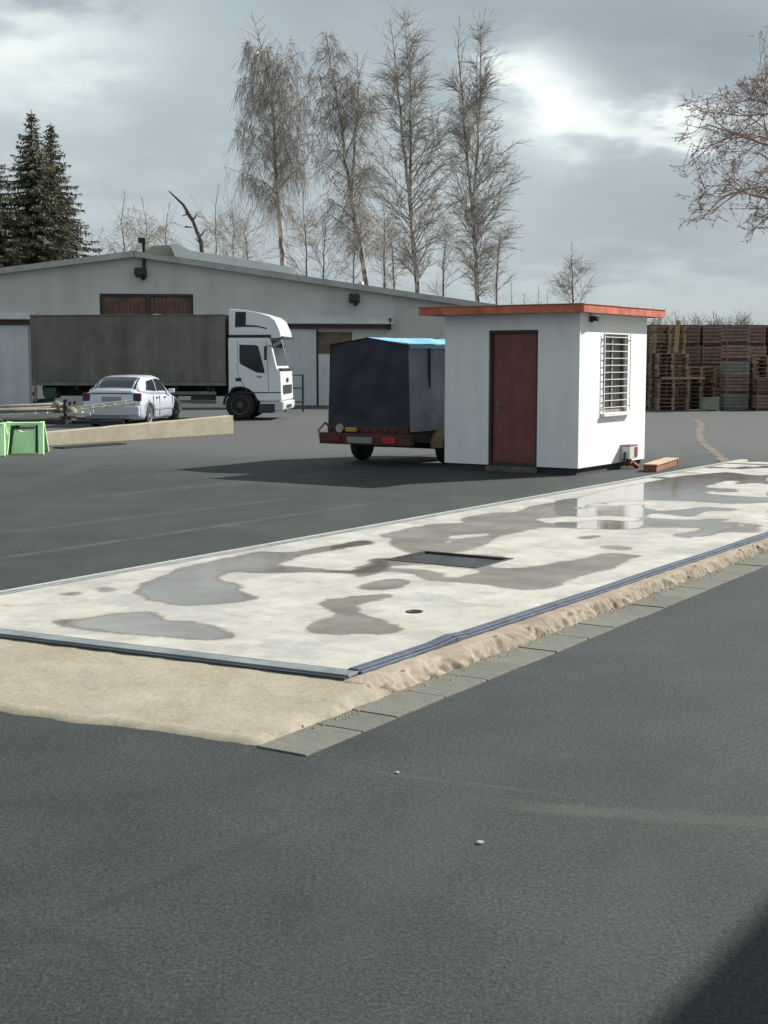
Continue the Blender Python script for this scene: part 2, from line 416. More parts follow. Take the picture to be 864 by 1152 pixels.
# ------------------------------------------------------------------ ground
g_m = MB()
S = 1500
g_m.add([(-S, -S, 0), (S, -S, 0), (S, S, 0), (-S, S, 0)], [(0, 1, 2, 3)])
tag(g_m.build('asphalt_yard', asphalt_material()), 'dark grey worn asphalt of the yard', kind='structure')
gr = MB(); gr.add([(-S, 66, 0.006), (S, 66, 0.006), (S, S, 0.006), (-S, S, 0.006)], [(0, 1, 2, 3)])
tag(gr.build('grass_field', mat('dry_grass', (0.10, 0.095, 0.045), 0.95, 0, 0.4, 0.3, 0.5, 10)), 'dull winter grass beyond the yard', kind='structure')

# ------------------------------------------------------------------ weighbridge frame of reference (u along, v across to the far side)
HEAD = math.radians(33)
D2 = Vector((math.sin(HEAD), math.cos(HEAD), 0)); C2 = Vector((-math.cos(HEAD), math.sin(HEAD), 0))
DZ = 0.10
WO = ground_at(390, 753, DZ); WO.z = 0
WB_RZ = math.pi / 2 - HEAD                       # local x runs along u, local y along v
wb = thing('weighbridge', 'long concrete truck scale platform with steel rims and wet patches', 'weighbridge', WO, WB_RZ)
LEN, WID, SK = 16.4, 3.52, 0.09                  # deck length, width, skew of its near end
def proj(P):
    x, y, z = P[..., 0], P[..., 1], P[..., 2] - CAM_H
    yy = y * math.cos(PITCH) - z * math.sin(PITCH); vv = y * math.sin(PITCH) + z * math.cos(PITCH)
    return 432 + FPX * x / yy, 576 - FPX * vv / yy
CROPS = {'A': (0, 560, 1.9636), 'B': (400, 520, 3.6), 'C': (624, 510, 3.6), 'D': (200, 570, 3.6)}
WET = [('D', [(0,250),(180,210),(330,180),(450,185),(600,160),(760,130),(800,150),(620,180),(500,200),(400,235),(560,250),(690,262),(780,235),(770,212),(864,205),(864,260),(760,275),(560,265),(350,270),(230,262),(150,285),(190,305),(260,310),(250,340),(330,370),(250,388),(100,400),(0,400),(-120,380),(-180,350),(-140,310)]),
 ('D', [(500,495),(560,460),(640,440),(620,420),(560,395),(600,375),(700,365),(864,350),(880,365),(740,395),(735,430),(864,465),(920,500),(864,520),(760,515),(600,520),(540,510)]),
 ('D', [(715,320),(770,310),(830,295),(864,290),(864,335),(800,340)]), ('D', [(535,302),(570,296),(610,305),(560,314)]),
 ('A', [(95,270),(180,268),(240,255),(350,250),(355,265),(370,272),(420,272),(490,290),(535,308),(500,315),(420,312),(320,305),(240,300),(180,290),(130,282)]),
 ('A', [(200,200),(240,195),(260,203),(230,212)]), ('A', [(120,212),(170,206),(185,210),(150,220)]), ('A', [(0,235),(45,235),(20,243),(0,245)]),
 ('B', [(80,300),(200,270),(300,250),(440,245),(400,230),(560,205),(650,205),(700,180),(780,165),(864,165),(864,205),(760,215),(700,215),(720,235),(864,270),(760,262),(620,290),(580,300),(520,335),(460,360),(330,370),(230,370),(140,335),(150,310)]),
 ('B', [(50,390),(160,388),(230,370),(330,368),(570,378),(640,388),(560,405),(540,425),(640,430),(864,405),(864,490),(760,515),(680,520),(520,495),(400,485),(300,480),(220,450),(120,440),(40,470),(0,470),(0,425),(60,410)]),
 ('B', [(0,500),(80,490),(140,470),(220,475),(190,510),(80,520),(0,515)]), ('B', [(0,548),(80,535),(170,540),(100,555),(0,560)]),
 ('C', [(0,190),(90,180),(200,150),(350,120),(520,90),(640,80),(700,75),(864,95),(864,120),(700,110),(560,150),(640,165),(864,180),(864,200),(700,205),(560,195),(370,190),(360,220),(430,235),(640,215),(560,260),(400,240),(360,260),(520,270),(740,290),(640,330),(520,345),(470,330),(600,305),(480,285),(360,290),(355,305),(280,310),(90,305),(0,300),(0,280),(90,270),(90,255),(0,255)]),
 ('C', [(80,340),(160,330),(200,335),(120,350)]), ('C', [(0,440),(100,430),(220,400),(360,415),(300,430),(240,470),(180,480),(60,510),(0,530)]), ('C', [(160,380),(240,370),(330,385),(280,395)]),
 ('C', [(864,230),(1100,190),(1100,260),(864,270)]), ('C', [(864,150),(1200,160),(1200,185),(864,200)])]
DRY = [('B', [(320,335),(380,318),(370,300),(560,285),(540,297),(420,310),(390,325),(340,340)]), ('B', [(280,245),(400,225),(430,232),(360,247)]),
       ('B', [(120,420),(300,415),(520,440),(400,470),(340,465),(370,450),(250,430),(140,432)]), ('C', [(0,262),(85,265),(85,280),(0,278)]), ('C', [(60,212),(200,200),(350,190),(356,206),(220,214),(90,226)]), ('C', [(80,262),(200,252),(352,262),(340,276),(180,268),(95,280)])]
def in_poly(X, Y, poly):
    r = np.zeros(X.shape, bool); n = len(poly)
    for i in range(n):
        (x0, y0), (x1, y1) = poly[i], poly[(i + 1) % n]
        if y0 == y1: continue
        c = ((y0 > Y) != (y1 > Y)) & (X < (x1 - x0) * (Y - y0) / (y1 - y0) + x0)
        r ^= c
    return r
def topx(e):
    x0, y0, s_ = CROPS[e[0]]
    return [(x0 + x / s_, y0 + y / s_) for x, y in e[1]]
HATCH = (3.74, 4.34, 1.28, 2.12)                  # u0,u1,v0,v1 of the sunken hatch
def build_deck():
    st = 0.03
    us = np.linspace(0, LEN, int(LEN / st) + 1); vs_ = np.linspace(0, WID, int(WID / st) + 1)
    for k, q in ((0, HATCH[0]), (0, HATCH[1]), (1, HATCH[2]), (1, HATCH[3])):
        arr = us if k == 0 else vs_
        arr[np.argmin(abs(arr - q))] = q
    U, V = np.meshgrid(us, vs_, indexing='ij')
    Us = U - SK * V * np.clip(1 - U / 3.0, 0, 1)
    P = np.stack([WO.x + Us * D2.x + V * C2.x, WO.y + Us * D2.y + V * C2.y, np.full_like(U, DZ)], -1)
    X, Y = proj(P)
    w = np.zeros(U.shape)
    for e_ in WET: w[in_poly(X, Y, topx(e_))] = 1
    for e_ in DRY: w[in_poly(X, Y, topx(e_))] = 0
    ex = np.zeros(U.shape)
    for i in range(U.shape[0]):
        if us[i] < 5.5: continue
        for j in range(U.shape[1]):
            ex[i, j] = noise.fractal(Vector((us[i] * 1.15 + 7, vs_[j] * 1.5, 0.7)), 1.0, 2.0, 4)
    ex = np.clip((ex - 0.10) / 0.30, 0, 1) * np.clip((U - 5.5) / 1.5, 0, 1)
    w = np.maximum(w, ex * 0.85)
    for _ in range(5):
        for ax in (0, 1):
            w = (np.roll(w, 1, ax) + np.roll(w, -1, ax) + w) / 3
    pl = np.zeros(U.shape)
    for i_ in (0, 4, 12): pl[in_poly(X, Y, topx(WET[i_]))] = (0.8 if i_ < 12 else 0.95)
    pl = np.maximum(pl, 0.7 * (U > 9))
    for _ in range(6):
        for ax in (0, 1):
            pl = (np.roll(pl, 1, ax) + np.roll(pl, -1, ax) + pl) / 3
    nu, nv = U.shape
    idx = np.arange(nu * nv).reshape(nu, nv)
    F = np.stack([idx[:-1, :-1], idx[1:, :-1], idx[1:, 1:], idx[:-1, 1:]], -1)
    uc, vc = (U[:-1, :-1] + U[1:, 1:]) / 2, (V[:-1, :-1] + V[1:, 1:]) / 2
    keep = ~((uc > HATCH[0]) & (uc < HATCH[1]) & (vc > HATCH[2]) & (vc < HATCH[3]))
    me = np_mesh('deck', np.stack([Us, V, np.full_like(U, DZ)], -1).reshape(-1, 3), F[keep])
    at = me.attributes.new('wet', 'FLOAT', 'POINT'); at.data.foreach_set('value', w.ravel().astype(np.float32))
    at = me.attributes.new('pool', 'FLOAT', 'POINT'); at.data.foreach_set('value', pl.ravel().astype(np.float32))
    return link('deck', me, deck_material(), wb)
deck = build_deck()
hm = MB(); h0, h1, h2, h3 = HATCH
for a, b, c, d in ((h0 - .03, h0, h2 - .03, h3 + .03), (h1, h1 + .03, h2 - .03, h3 + .03), (h0, h1, h2 - .03, h2), (h0, h1, h3, h3 + .03)):
    hm.box(a, b, c, d, 0.03, DZ + 0.006)
hf = hm.build('hatch_frame', mat('rusty_steel', (0.055, 0.045, 0.042), 0.7, 0.3, 0.4, 8, 0.3, 60), wb)
MB().box(h0, h1, h2, h3, 0.06, 0.086).build('hatch_cover', mat('wet_dark_steel', (0.035, 0.036, 0.04), 0.45, 0.1, 0.5, 4, 0.2, 40), hf)
for pu, pv in ((1.72, 0.62),):
    hc = MB().lathe([(0.055, DZ + .001), (0.06, DZ + .006), (0.045, DZ + .007), (0.042, DZ + .002)], (pu, pv, 0), 'z', 14)
    hc.build('bolt_hole', M_DARK, wb)
# steel rims
def rim(pts, w, h, name, m_, out, n_wob=1):
    """steel angle along a polyline in deck coordinates"""
    q = MB(); q.tube  # (kept simple: a run of short beams that wander a little)
    for a, b in zip(pts[:-1], pts[1:]): q.beam((a[0], a[1], a[2]), (b[0], b[1], b[2]), w, h)
    return q.build(name, m_, wb, 0.004)
r_ = random.Random(3)
near = [(-0.02 + i * 0.82, -0.055 + r_.uniform(-.006, .006), DZ + 0.004 + r_.uniform(-.004, .004)) for i in range(21)]
near[2] = (1.02, -0.06, DZ + 0.022); near.insert(3, (1.2, -0.055, DZ + 0.006))
rim(near, 0.062, 0.022, 'steel_rim', M_BLUESTEEL, -1)
rim([(p[0], p[1] - .046, p[2] - .03) for p in near], 0.018, 0.06, 'steel_rim', M_BLUESTEEL, -1)
fr = [(-0.085 - SK * v, v, DZ - 0.004) for v in (-0.1, 1.2, 2.4, 3.6)]
rim(fr, 0.12, 0.02, 'steel_rim', M_STEEL, -1)
rim([(p[0] - .078, p[1], p[2] - .02) for p in fr], 0.03, 0.04, 'steel_rim', mat('dark_steel', (0.05, 0.055, 0.065), 0.5, 0.4, 0.3, 6), -1)
rim([(i * 1.64 - SK * WID * max(0, 1 - i * 1.64 / 3), WID + 0.045, DZ - 0.002) for i in range(11)], 0.07, 0.02, 'steel_rim', M_STEEL, 1)
rim([(LEN + 0.06, v, DZ) for v in (0, 1.2, 2.4, 3.6)], 0.1, 0.02, 'steel_rim', M_STEEL, 1)
# concrete surround: broken side kerb, near apron, far strip, far end
M_BEIGE = rough_concrete('beige_concrete', (0.275, 0.24, 0.178), (0.36, 0.322, 0.25), (0.17, 0.13, 0.09))
def fbm(x, y, s=1.0, o=4):
    return noise.fractal(Vector((x * s, y * s, 3.3)), 1.0, 2.0, o)
def outer_v(u): return -0.34 + 0.0155 * min(u, 10)
def side_kerb():
    us = np.arange(-0.34, LEN + 1.2, 0.02); rows = []
    ts = [0.0, 0.2, 0.38, 0.52, 0.62, 0.69, 0.75, 0.80, 0.85, 0.89, 0.93, 0.97, 1.0, 1.02]
    for u in us:
        ov = outer_v(u); b = -0.105
        chip = max(0, fbm(u, 1, 2.6, 5)) * 0.22 + max(0, fbm(u, 9, 0.6, 3)) * 0.06
        row = []
        for t in ts:
            v = b + (ov - b) * t
            n = fbm(u, v, 9, 4)
            if t < 0.6: z = 0.088 - 0.012 * t + n * 0.004
            else:
                k = (t - 0.6) / 0.4
                rg = abs(fbm(u, v, 16, 3)); big = max(0, fbm(u, 4, 1.1, 3))
                z = 0.082 * (1 - k ** 2.6) + n * 0.024 - rg * 0.03 * (1 - k * .5) - chip * 0.5 * (0.2 + k * (1 - k) * 2.6) - big * 0.03
                v += n * 0.03 + (rg - .2) * 0.035
            if t >= 1.0: z = min(z, 0.02); 
            if t > 1.0: z = -0.02
            z -= max(0, -0.18 - u) * 0.55
            row.append((u, v, max(z, -0.03)))
        rows.append(row)
    V = [p for r in rows for p in r]; n = len(ts)
    F = [(i * n + j, i * n + j + 1, (i + 1) * n + j + 1, (i + 1) * n + j) for i in range(len(rows) - 1) for j in range(n - 1)]
    return np_mesh('concrete_kerb', V, np.array(F)[:, ::-1])
link('concrete_kerb', side_kerb(), rough_concrete('broken_concrete', (0.20, 0.165, 0.12), (0.36, 0.305, 0.235), (0.07, 0.047, 0.035)), wb)
def apron():
    vs_ = np.arange(outer_v(-1) , 6.0, 0.035); nT = 40; V = []; F = []
    for i, v in enumerate(vs_):
        u0 = -0.165 - SK * v; u1 = -1.27 - 0.12 * (v + .34) + 0.05 * fbm(v, 4, 2.5, 5)
        edge_v = max(0.0, 1 - (v - vs_[0]) / 0.09)
        for j in range(nT + 1):
            t = j / nT; u = u0 + (u1 - u0) * t; n = fbm(u, v, 6, 5)
            z = 0.082 * (1 - t) + 0.014 * t + n * 0.005
            if t > 0.93: z -= (t - 0.93) / 0.07 * 0.03
            if edge_v > 0: z -= edge_v * (0.55 * z + 0.01) - n * 0.02 * edge_v
            vv = v - (0.02 * n if edge_v > 0 else 0)
            V.append((u, vv, z if edge_v < .99 and j < nT else -0.02))
    n = nT + 1
    for i in range(len(vs_) - 1):
        for j in range(nT): F.append((i * n + j, i * n + j + 1, (i + 1) * n + j + 1, (i + 1) * n + j))
    return np_mesh('concrete_apron', V, np.array(F)[:, ::-1])
link('concrete_apron', apron(), M_BEIGE, wb)
MB().box(-0.3, LEN + 1.3, WID + 0.085, WID + 0.23, -0.02, DZ - 0.012).build('concrete_edge', rough_concrete('grey_concrete', (0.36, 0.34, 0.29), (0.47, 0.45, 0.39), (0.25, 0.22, 0.17)), wb, 0.01)
MB().prism([(LEN + .115, 0.0), (LEN + .115, DZ - .008), (LEN + .5, DZ - .012), (LEN + 1.9, 0.012), (LEN + 1.9, -.01)], -0.1, WID + 0.08).build('end_ramp', MATS.get('grey_concrete') or rough_concrete('grey_concrete', (0.36, 0.34, 0.29), (0.47, 0.45, 0.39), (0.25, 0.22, 0.17)), wb)
MB().box(0.0, LEN, 0.0, WID, 0.0, 0.02).build('pit_floor', M_DARK, wb)

# paving slabs beside the kerb
strip = tag(bpy.data.objects.new('kerb_strip', None), 'single row of grey paving slabs along the broken kerb', kind='structure')
COL.objects.link(strip); strip.location = WO; strip.rotation_euler = (0, 0, WB_RZ)
M_SLAB = mat('slab_concrete', (0.125, 0.124, 0.10), 0.9, 0, 0.16, 7, 0.4, 70, island=0.12)
slab_me = MB().box(0, 1, -0.27, 0, -0.03, 0.03).mesh('slab', 0.006)
slab_me.materials.append(M_SLAB)
js = [-1.24, -0.76, -0.44, 0.06, 0.54, 1.0, 1.45, 1.93, 2.37, 2.82, 3.28]
while js[-1] < LEN + 0.5: js.append(js[-1] + 0.49)
for a, b in zip(js[:-1], js[1:]):
    o = link('slab', slab_me, None, strip)
    o.location = (a + .004, outer_v(a) + 0.02 + r_.uniform(-.006, .006), -0.020 + r_.uniform(-.003, .003))
    o.scale = (b - a - .008, 1.05, 1); o.rotation_euler = (r_.uniform(-.006, .006), r_.uniform(-.003, .003), 0.0155 + r_.uniform(-.004, .004))

# crumbs broken off the kerb and apron edge
def crumbs():
    V = []; F = []; rr = random.Random(21)
    for i in range(520):
        u = rr.uniform(-.9, 12); v = outer_v(u) + rr.gauss(0, .035) + .12 * max(0, noise.noise(Vector((u * 1.3, 0, 5)))) * -1; z = 0.011
        s_ = rr.uniform(.003, .008) * (1.5 if rr.random() < .08 else 1); o = len(V); a0 = rr.random() * 3
        ring = [(u + s_ * rr.uniform(.7, 1.3) * math.cos(a0 + k * 1.571), v + s_ * rr.uniform(.7, 1.3) * math.sin(a0 + k * 1.571)) for k in range(4)]
        V += [(x, y, z) for x, y in ring] + [(u + (x - u) * .6, v + (y - v) * .6, z + s_ * rr.uniform(.6, 1.1)) for x, y in ring]
        F += [(o + k, o + (k + 1) % 4, o + 4 + (k + 1) % 4, o + 4 + k) for k in range(4)] + [(o + 4, o + 5, o + 6, o + 7)]
    return np_mesh('concrete_crumbs', V, np.array(F))
cb = link('concrete_crumbs', crumbs(), MATS['broken_crumb'] if 'broken_crumb' in MATS else mat('broken_crumb', (0.27, 0.22, 0.165), 0.9, 0, 0.4, 30)); cb.location = WO; cb.rotation_euler = (0, 0, WB_RZ)
tag(cb, 'small beige concrete crumbs strewn along the broken kerb', kind='stuff')

# pale sand trail on the far asphalt
def trail(pts_px, w):
    P = [ground_at(*p) for p in pts_px]; V = []; F = []
    fine = []
    for a, b in zip(P[:-1], P[1:]):
        for k in range(8): fine.append(a.lerp(b, k / 8))
    fine.append(P[-1])
    for i, p in enumerate(fine):
        d = (fine[min(i + 1, len(fine) - 1)] - fine[max(0, i - 1)]).normalized(); s_ = Vector((-d.y, d.x, 0))
        ww = w * (0.6 + 1.3 * noise.noise(Vector((i * .9, 1, 2)))) + 0.05
        V += [tuple(p + s_ * ww + Vector((0, 0, .005))), tuple(p - s_ * ww + Vector((0, 0, .005)))]
    F = [(2 * i, 2 * i + 1, 2 * i + 3, 2 * i + 2) for i in range(len(fine) - 1)]
    return np_mesh('sand_trail', V, np.array(F))
tag(link('sand_trail', trail([(818, 521), (803, 508), (790, 498), (786, 488), (789, 477), (782, 472)], 0.07), mat('sand', (0.125, 0.10, 0.072), 0.95, 0, 0.45, 3, 0.3, 40)), 'thin pale sand trail across the asphalt', kind='structure')

# ------------------------------------------------------------------ weigh house
HC = ground_at(650, 535); HRZ = WB_RZ             # near corner; local x along u, local y along v (towards the left of the picture)
HL, HW = 2.72, 2.46                               # along u, along v
WT, WBOT = 2.57, 0.11
house = thing('weigh_house', 'small white flat roofed hut with brown door and orange roof edge', 'hut', HC, HRZ)
# wall as four panels with openings for door and window
ang_u, ang_v = math.pi / 2 - HEAD, math.pi - HEAD
def wl_pt(px, py): return on_plane(HC, math.atan2(C2.y, C2.x), px, py)      # left wall: distance from corner along v
def wr_pt(px, py): return on_plane(HC, math.atan2(D2.y, D2.x), px, py)      # right wall: distance along u
dv0, dz1 = wl_pt(605.5, 371); dv1, _ = wl_pt(550, 371)
wu0, wz1 = wr_pt(679, 375.5); wu1, _ = wr_pt(707, 376); _, wz0 = wr_pt(690, 464)
T = 0.16
wm = MB()
wm.box(0, T, 0, dv0, WBOT, WT); wm.box(0, T, dv1, HW, WBOT, WT); wm.box(0, T, dv0, dv1, dz1, WT)              # wall with the door
wm.box(T, wu0, 0, T, WBOT, WT); wm.box(wu1, HL, 0, T, WBOT, WT); wm.box(wu0, wu1, 0, T, WBOT, wz0); wm.box(wu0, wu1, 0, T, wz1, WT)
wm.box(T, HL, HW - T, HW, WBOT, WT); wm.box(HL - T, HL, T, HW - T, WBOT, WT)
wm.build('wall', M_WHITE, house)
MB().box(0.05, HL - 0.05, 0.05, HW - 0.05, 0, WBOT + .05).build('plinth', mat('dark_plinth', (0.05, 0.045, 0.042), 0.9, 0, 0.3, 6), house)
MB().box(T, HL - T, T, HW - T, WBOT + .05, WBOT + .08).build('floor_slab', mat('indoor_floor', (0.12, 0.11, 0.1), 0.8), house)
ro = MB().box(-0.25, HL + 0.34, -0.165, HW + 0.33, WT + 0.002, WT + 0.10)
roof = ro.build('roof', mat('roofing_felt', (0.09, 0.085, 0.08), 0.9, 0, 0.3, 4, 0.3, 40), house)
M_FASC = mat('faded_red_paint', (0.54, 0.145, 0.08), 0.5, 0, 0.3, 4, 0.15, 30, streak=0.25)
fz0, fz1 = WT - 0.005, WT + 0.118
for q in ((-0.272, -0.252, -0.187, HW + .352), (HL + .342, HL + .362, -0.187, HW + .352)):
    MB().box(q[0], q[1], q[2], q[3], fz0, fz1).build('fascia', M_FASC, roof, 0.004)
for q in ((-0.2515, HL + .3415, -0.187, -0.167), (-0.2515, HL + .3415, HW + .332, HW + .352)):
    MB().box(q[0], q[1], q[2], q[3], fz0, fz1).build('fascia', M_FASC, roof, 0.004)
MB().box(-0.285, HL + .375, -0.2, HW + .365, fz1 + .001, fz1 + .018).build('edge_flashing', mat('flashing', (0.42, 0.14, 0.09), 0.55, 0.0, 0.2, 5), roof, 0.004)
# door
M_DOOR = mat('brown_door_paint', (0.19, 0.062, 0.044), 0.6, 0, 0.18, 3, 0.15, 30, streak=0.2)
d_z0 = 0.09
door = MB().box(0.075, 0.115, dv0 + .05, dv1 - .05, d_z0 + .02, dz1 - .05).build('door', M_DOOR, house, 0.004)
df = MB(); df.box(0.03, 0.13, dv0, dv0 + .047, d_z0, dz1); df.box(0.03, 0.13, dv1 - .047, dv1, d_z0, dz1); df.box(0.03, 0.13, dv0 + .047, dv1 - .047, dz1 - .047, dz1)
df.build('frame', mat('dark_brown_frame', (0.06, 0.024, 0.018), 0.6, 0, 0.2, 4), door)
hd = MB().tube([(0.075, dv1 - .13, 1.08), (0.03, dv1 - .13, 1.08), (0.03, dv1 - .24, 1.08)], 0.011, 8)
hd.box(0.068, 0.075, dv1 - .155, dv1 - .105, 0.95, 1.16); hd.build('handle', mat('worn_aluminium', (0.16, 0.14, 0.13), 0.5, 0.4), door)
MB().box(-0.06, 0.14, dv0 - .02, dv1 + .02, 0.0, d_z0).build('doorstep', mat('step_concrete', (0.13, 0.10, 0.085), 0.9, 0, 0.3, 6), house, 0.01)
# window with grille
M_FRAME = mat('white_frame_paint', (0.72, 0.72, 0.69), 0.6, 0, 0.1, 6)
win = MB()
for q in ((wu0, wu0 + .05, wz0, wz1), (wu1 - .05, wu1, wz0, wz1), (wu0 + .05, wu1 - .05, wz0, wz0 + .05), (wu0 + .05, wu1 - .05, wz1 - .05, wz1), ((wu0 + wu1) / 2 - .025, (wu0 + wu1) / 2 + .025, wz0 + .05, wz1 - .05)):
    win.box(q[0], q[1], 0.06, 0.11, q[2], q[3])
win = win.build('window', mat('brown_sash', (0.26, 0.21, 0.165), 0.7, 0, 0.2, 5), house, 0.003)
for a, b in ((wu0 + .05, (wu0 + wu1) / 2 - .025), ((wu0 + wu1) / 2 + .025, wu1 - .05)):
    MB().box(a, b, 0.08, 0.088, wz0 + .05, wz1 - .05).build('pane', M_GLASS, win)
MB().box(wu0 - .06, wu1 + .04, -0.07, 0.06, wz0 - .055, wz0 - .002).build('sill', M_FRAME, win, 0.006)
for i in range(11):
    z = wz0 + .09 + i * (wz1 - wz0 - .14) / 10
    MB().box(wu0 - .02, wu1 + .02, -0.030, -0.020, z - .006, z + .006).build('grille_bar', M_FRAME, win)
for x in (wu0 - .02, wu1 + .02):
    g_ = MB().box(x - .008, x + .008, -0.044, -0.031, wz0 - .02, wz1 + .02)
    for z in (wz0 + .1, wz1 - .1): g_.box(x - .01, x + .01, -0.031, -0.001, z - .01, z + .01)
    g_.build('grille_upright', M_FRAME, win)
# lamp under the eave
lu, lz = wr_pt(664, 359.5)
lm = MB().box(lu - .03, lu + .03, -0.05, -0.001, lz - .04, lz + .05); lm.beam((lu, -.05, lz + .02), (lu + .02, -.13, lz), .16, .07)
lm.build('eave_lamp', M_DARK, house, 0.008)
# electricity box on the wall
bu, bz = wr_pt(699, 516); bu2, bz2 = wr_pt(713, 500)
box = thing('meter_box', 'small white metal box with red side low on the hut wall', 'electric box', HC + D2 * (bu + .12) , HRZ)
MB().box(-.17, .17, -0.17, -0.002, bz, bz2).build('case', mat('pale_metal', (0.62, 0.62, 0.58), 0.5, 0.2, 0.1, 8), box, 0.006)
MB().box(-.178, .178, -0.176, -0.002, bz2 + .001, bz2 + .02).build('lid', mat('purple_lid', (0.16, 0.08, 0.12), 0.5), box, 0.004)
MB().box(.04, .16, -0.179, -0.1705, bz + .03, bz2 - .02).build('label_plate', mat('crimson_paint', (0.34, 0.01, 0.04), 0.5), box, 0.002)
MB().tube([(-.02, -.09, bz), (-.02, -.09, bz - .1), (.03, -.12, 0.10), (.12, -.2, 0.02)], [.05, .05, .045, .04], 10).build('cable_duct', mat('orange_brown_pipe', (0.30, 0.085, 0.04), 0.7, 0, 0.3, 8), box, smooth=True)
MB().tube([(-.175, -.09, (bz + bz2) / 2), (-.21, -.09, (bz + bz2) / 2), (-.21, -.09, bz - .05)], .014, 8).build('knob', M_DARK, box)
# timber baulk beside the platform
P0, P1 = ground_at(731, 531), ground_at(755, 523)
tb = MB(); P = P1 - P0; Lb = P.length
tb.box(0, Lb, -0.11, 0.11, 0.0, 0.105)
b_o = tb.build('timber_block', mat('red_brown_timber', (0.26, 0.09, 0.055), 0.8, 0, 0.35, 6, 0.3, 40), None, 0.008)
b_o.location = P0; b_o.rotation_euler = (0, 0, math.atan2(P.y, P.x))
pt = MB().box(-.01, Lb + .02, -0.125, 0.12, 0.106, 0.128).build('top_plank', mat('pale_plank', (0.40, 0.30, 0.19), 0.85, 0, 0.25, 6), b_o, .004)
MB().box(Lb + .001, Lb + .03, -0.125, 0.12, 0.0, 0.105).build('end_plank', MATS['pale_plank'], b_o, .004)
tag(b_o, 'red brown timber block lying on the ground by the hut corner', 'timber block')
# ------------------------------------------------------------------ hall with low gable
HA = math.radians(8); HO = Vector((-9.7, 54.6, 0))
hall = thing('warehouse', 'wide pale grey warehouse with shallow gable roof and sliding doors', 'warehouse', HO, HA)
def hp(px, py): return on_plane(HO, HA, px, py)
HALF, ZR, ZE, HDEP = 17.0, 5.95, 3.60, 34.0
M_HALL = mat('pale_hall_wall', (0.56, 0.565, 0.53), 0.8, 0, 0.10, 0.5, 0.1, 30, streak=0.14)
def wall_z(t): return ZR - (ZR - ZE) * abs(t) / HALF
# gable wall cut round the openings: built as vertical strips
ops = []
def opening(px0, px1, py0, py1):
    a, b = hp(px0, (py0 + py1) / 2)[0], hp(px1, (py0 + py1) / 2)[0]
    z1, z0 = hp((px0 + px1) / 2, py0)[1], hp((px0 + px1) / 2, py1)[1]
    return a, b, z0, z1
OW = opening(112, 217.5, 330.5, 356); OB = opening(357, 396, 373.5, 398)
gw = MB()
cuts = sorted([-HALF, 0.0, HALF, OW[0], OW[1], OB[0], OB[1]])
for a, b in zip(cuts[:-1], cuts[1:]):
    o_ = next((q for q in (OW, OB) if q[0] <= (a + b) / 2 <= q[1]), None)
    if o_ is None: gw.prism([(a, 0), (b, 0), (b, wall_z(b)), (a, wall_z(a))], 0, 0.25)
    else:
        gw.prism([(a, 0), (b, 0), (b, o_[2]), (a, o_[2])], 0, 0.25); gw.prism([(a, o_[3]), (b, o_[3]), (b, wall_z(b)), (a, wall_z(a))], 0, 0.25)
gw.box(-HALF, -HALF + .25, 0.25, HDEP, 0, ZE); gw.box(HALF - .25, HALF, 0.25, HDEP, 0, ZE)
gw.prism([(-HALF, 0), (HALF, 0), (HALF, ZE), (0, ZR), (-HALF, ZE)], HDEP, HDEP + .25)
wall_o = gw.build('wall', M_HALL, hall)
M_SHEET = mat('grey_roof_sheet', (0.30, 0.30, 0.29), 0.6, 0.2, 0.15, 0.6, streak=0.1)
rf = MB(); th = 0.12
for s_ in (-1, 1):
    rf.prism([(0, ZR + .005), (s_ * (HALF + .4), ZE - .4 * (ZR - ZE) / HALF + .005), (s_ * (HALF + .4), ZE - .4 * (ZR - ZE) / HALF + th), (0, ZR + th)], -0.25, HDEP + .5)
roof_h = rf.build('roof', M_SHEET, hall)
for s_ in (-1, 1):
    vb = MB(); vb.beam((s_ * .02, -0.28, ZR - .01), (s_ * (HALF + .4), -0.28, ZE - .07), 0.03, 0.20); vb.build('verge_board', mat('verge_grey', (0.42, 0.42, 0.39), 0.7, 0, 0.2, 2), roof_h)
# raised ridge cap with a pale sheet along its right side
ra, rz_ = hp(160, 279); rb, _ = hp(205, 281)
z_a = wall_z(0)
def rtop(px, py): t, z = hp(px, py); return (t, z)
cap = MB().prism([rtop(156, 290), rtop(163, 280), rtop(172, 275), rtop(190, 274), rtop(198, 282), rtop(202, 292)], 0.6, HDEP)
cap.build('ridge_cap', mat('beige_sheet', (0.40, 0.37, 0.30), 0.7, 0, 0.15, 1), roof_h)
cap = MB().prism([rtop(191, 274.2), rtop(201, 275), rtop(214, 282), rtop(262, 289.5), rtop(332, 301.5), rtop(332, 309), rtop(262, 301), rtop(198, 291.5)], -0.15, HDEP - 1)
cap.build('ridge_sheet', mat('white_sheet', (0.80, 0.81, 0.78), 0.4, 0.0, 0.06, 2), roof_h)
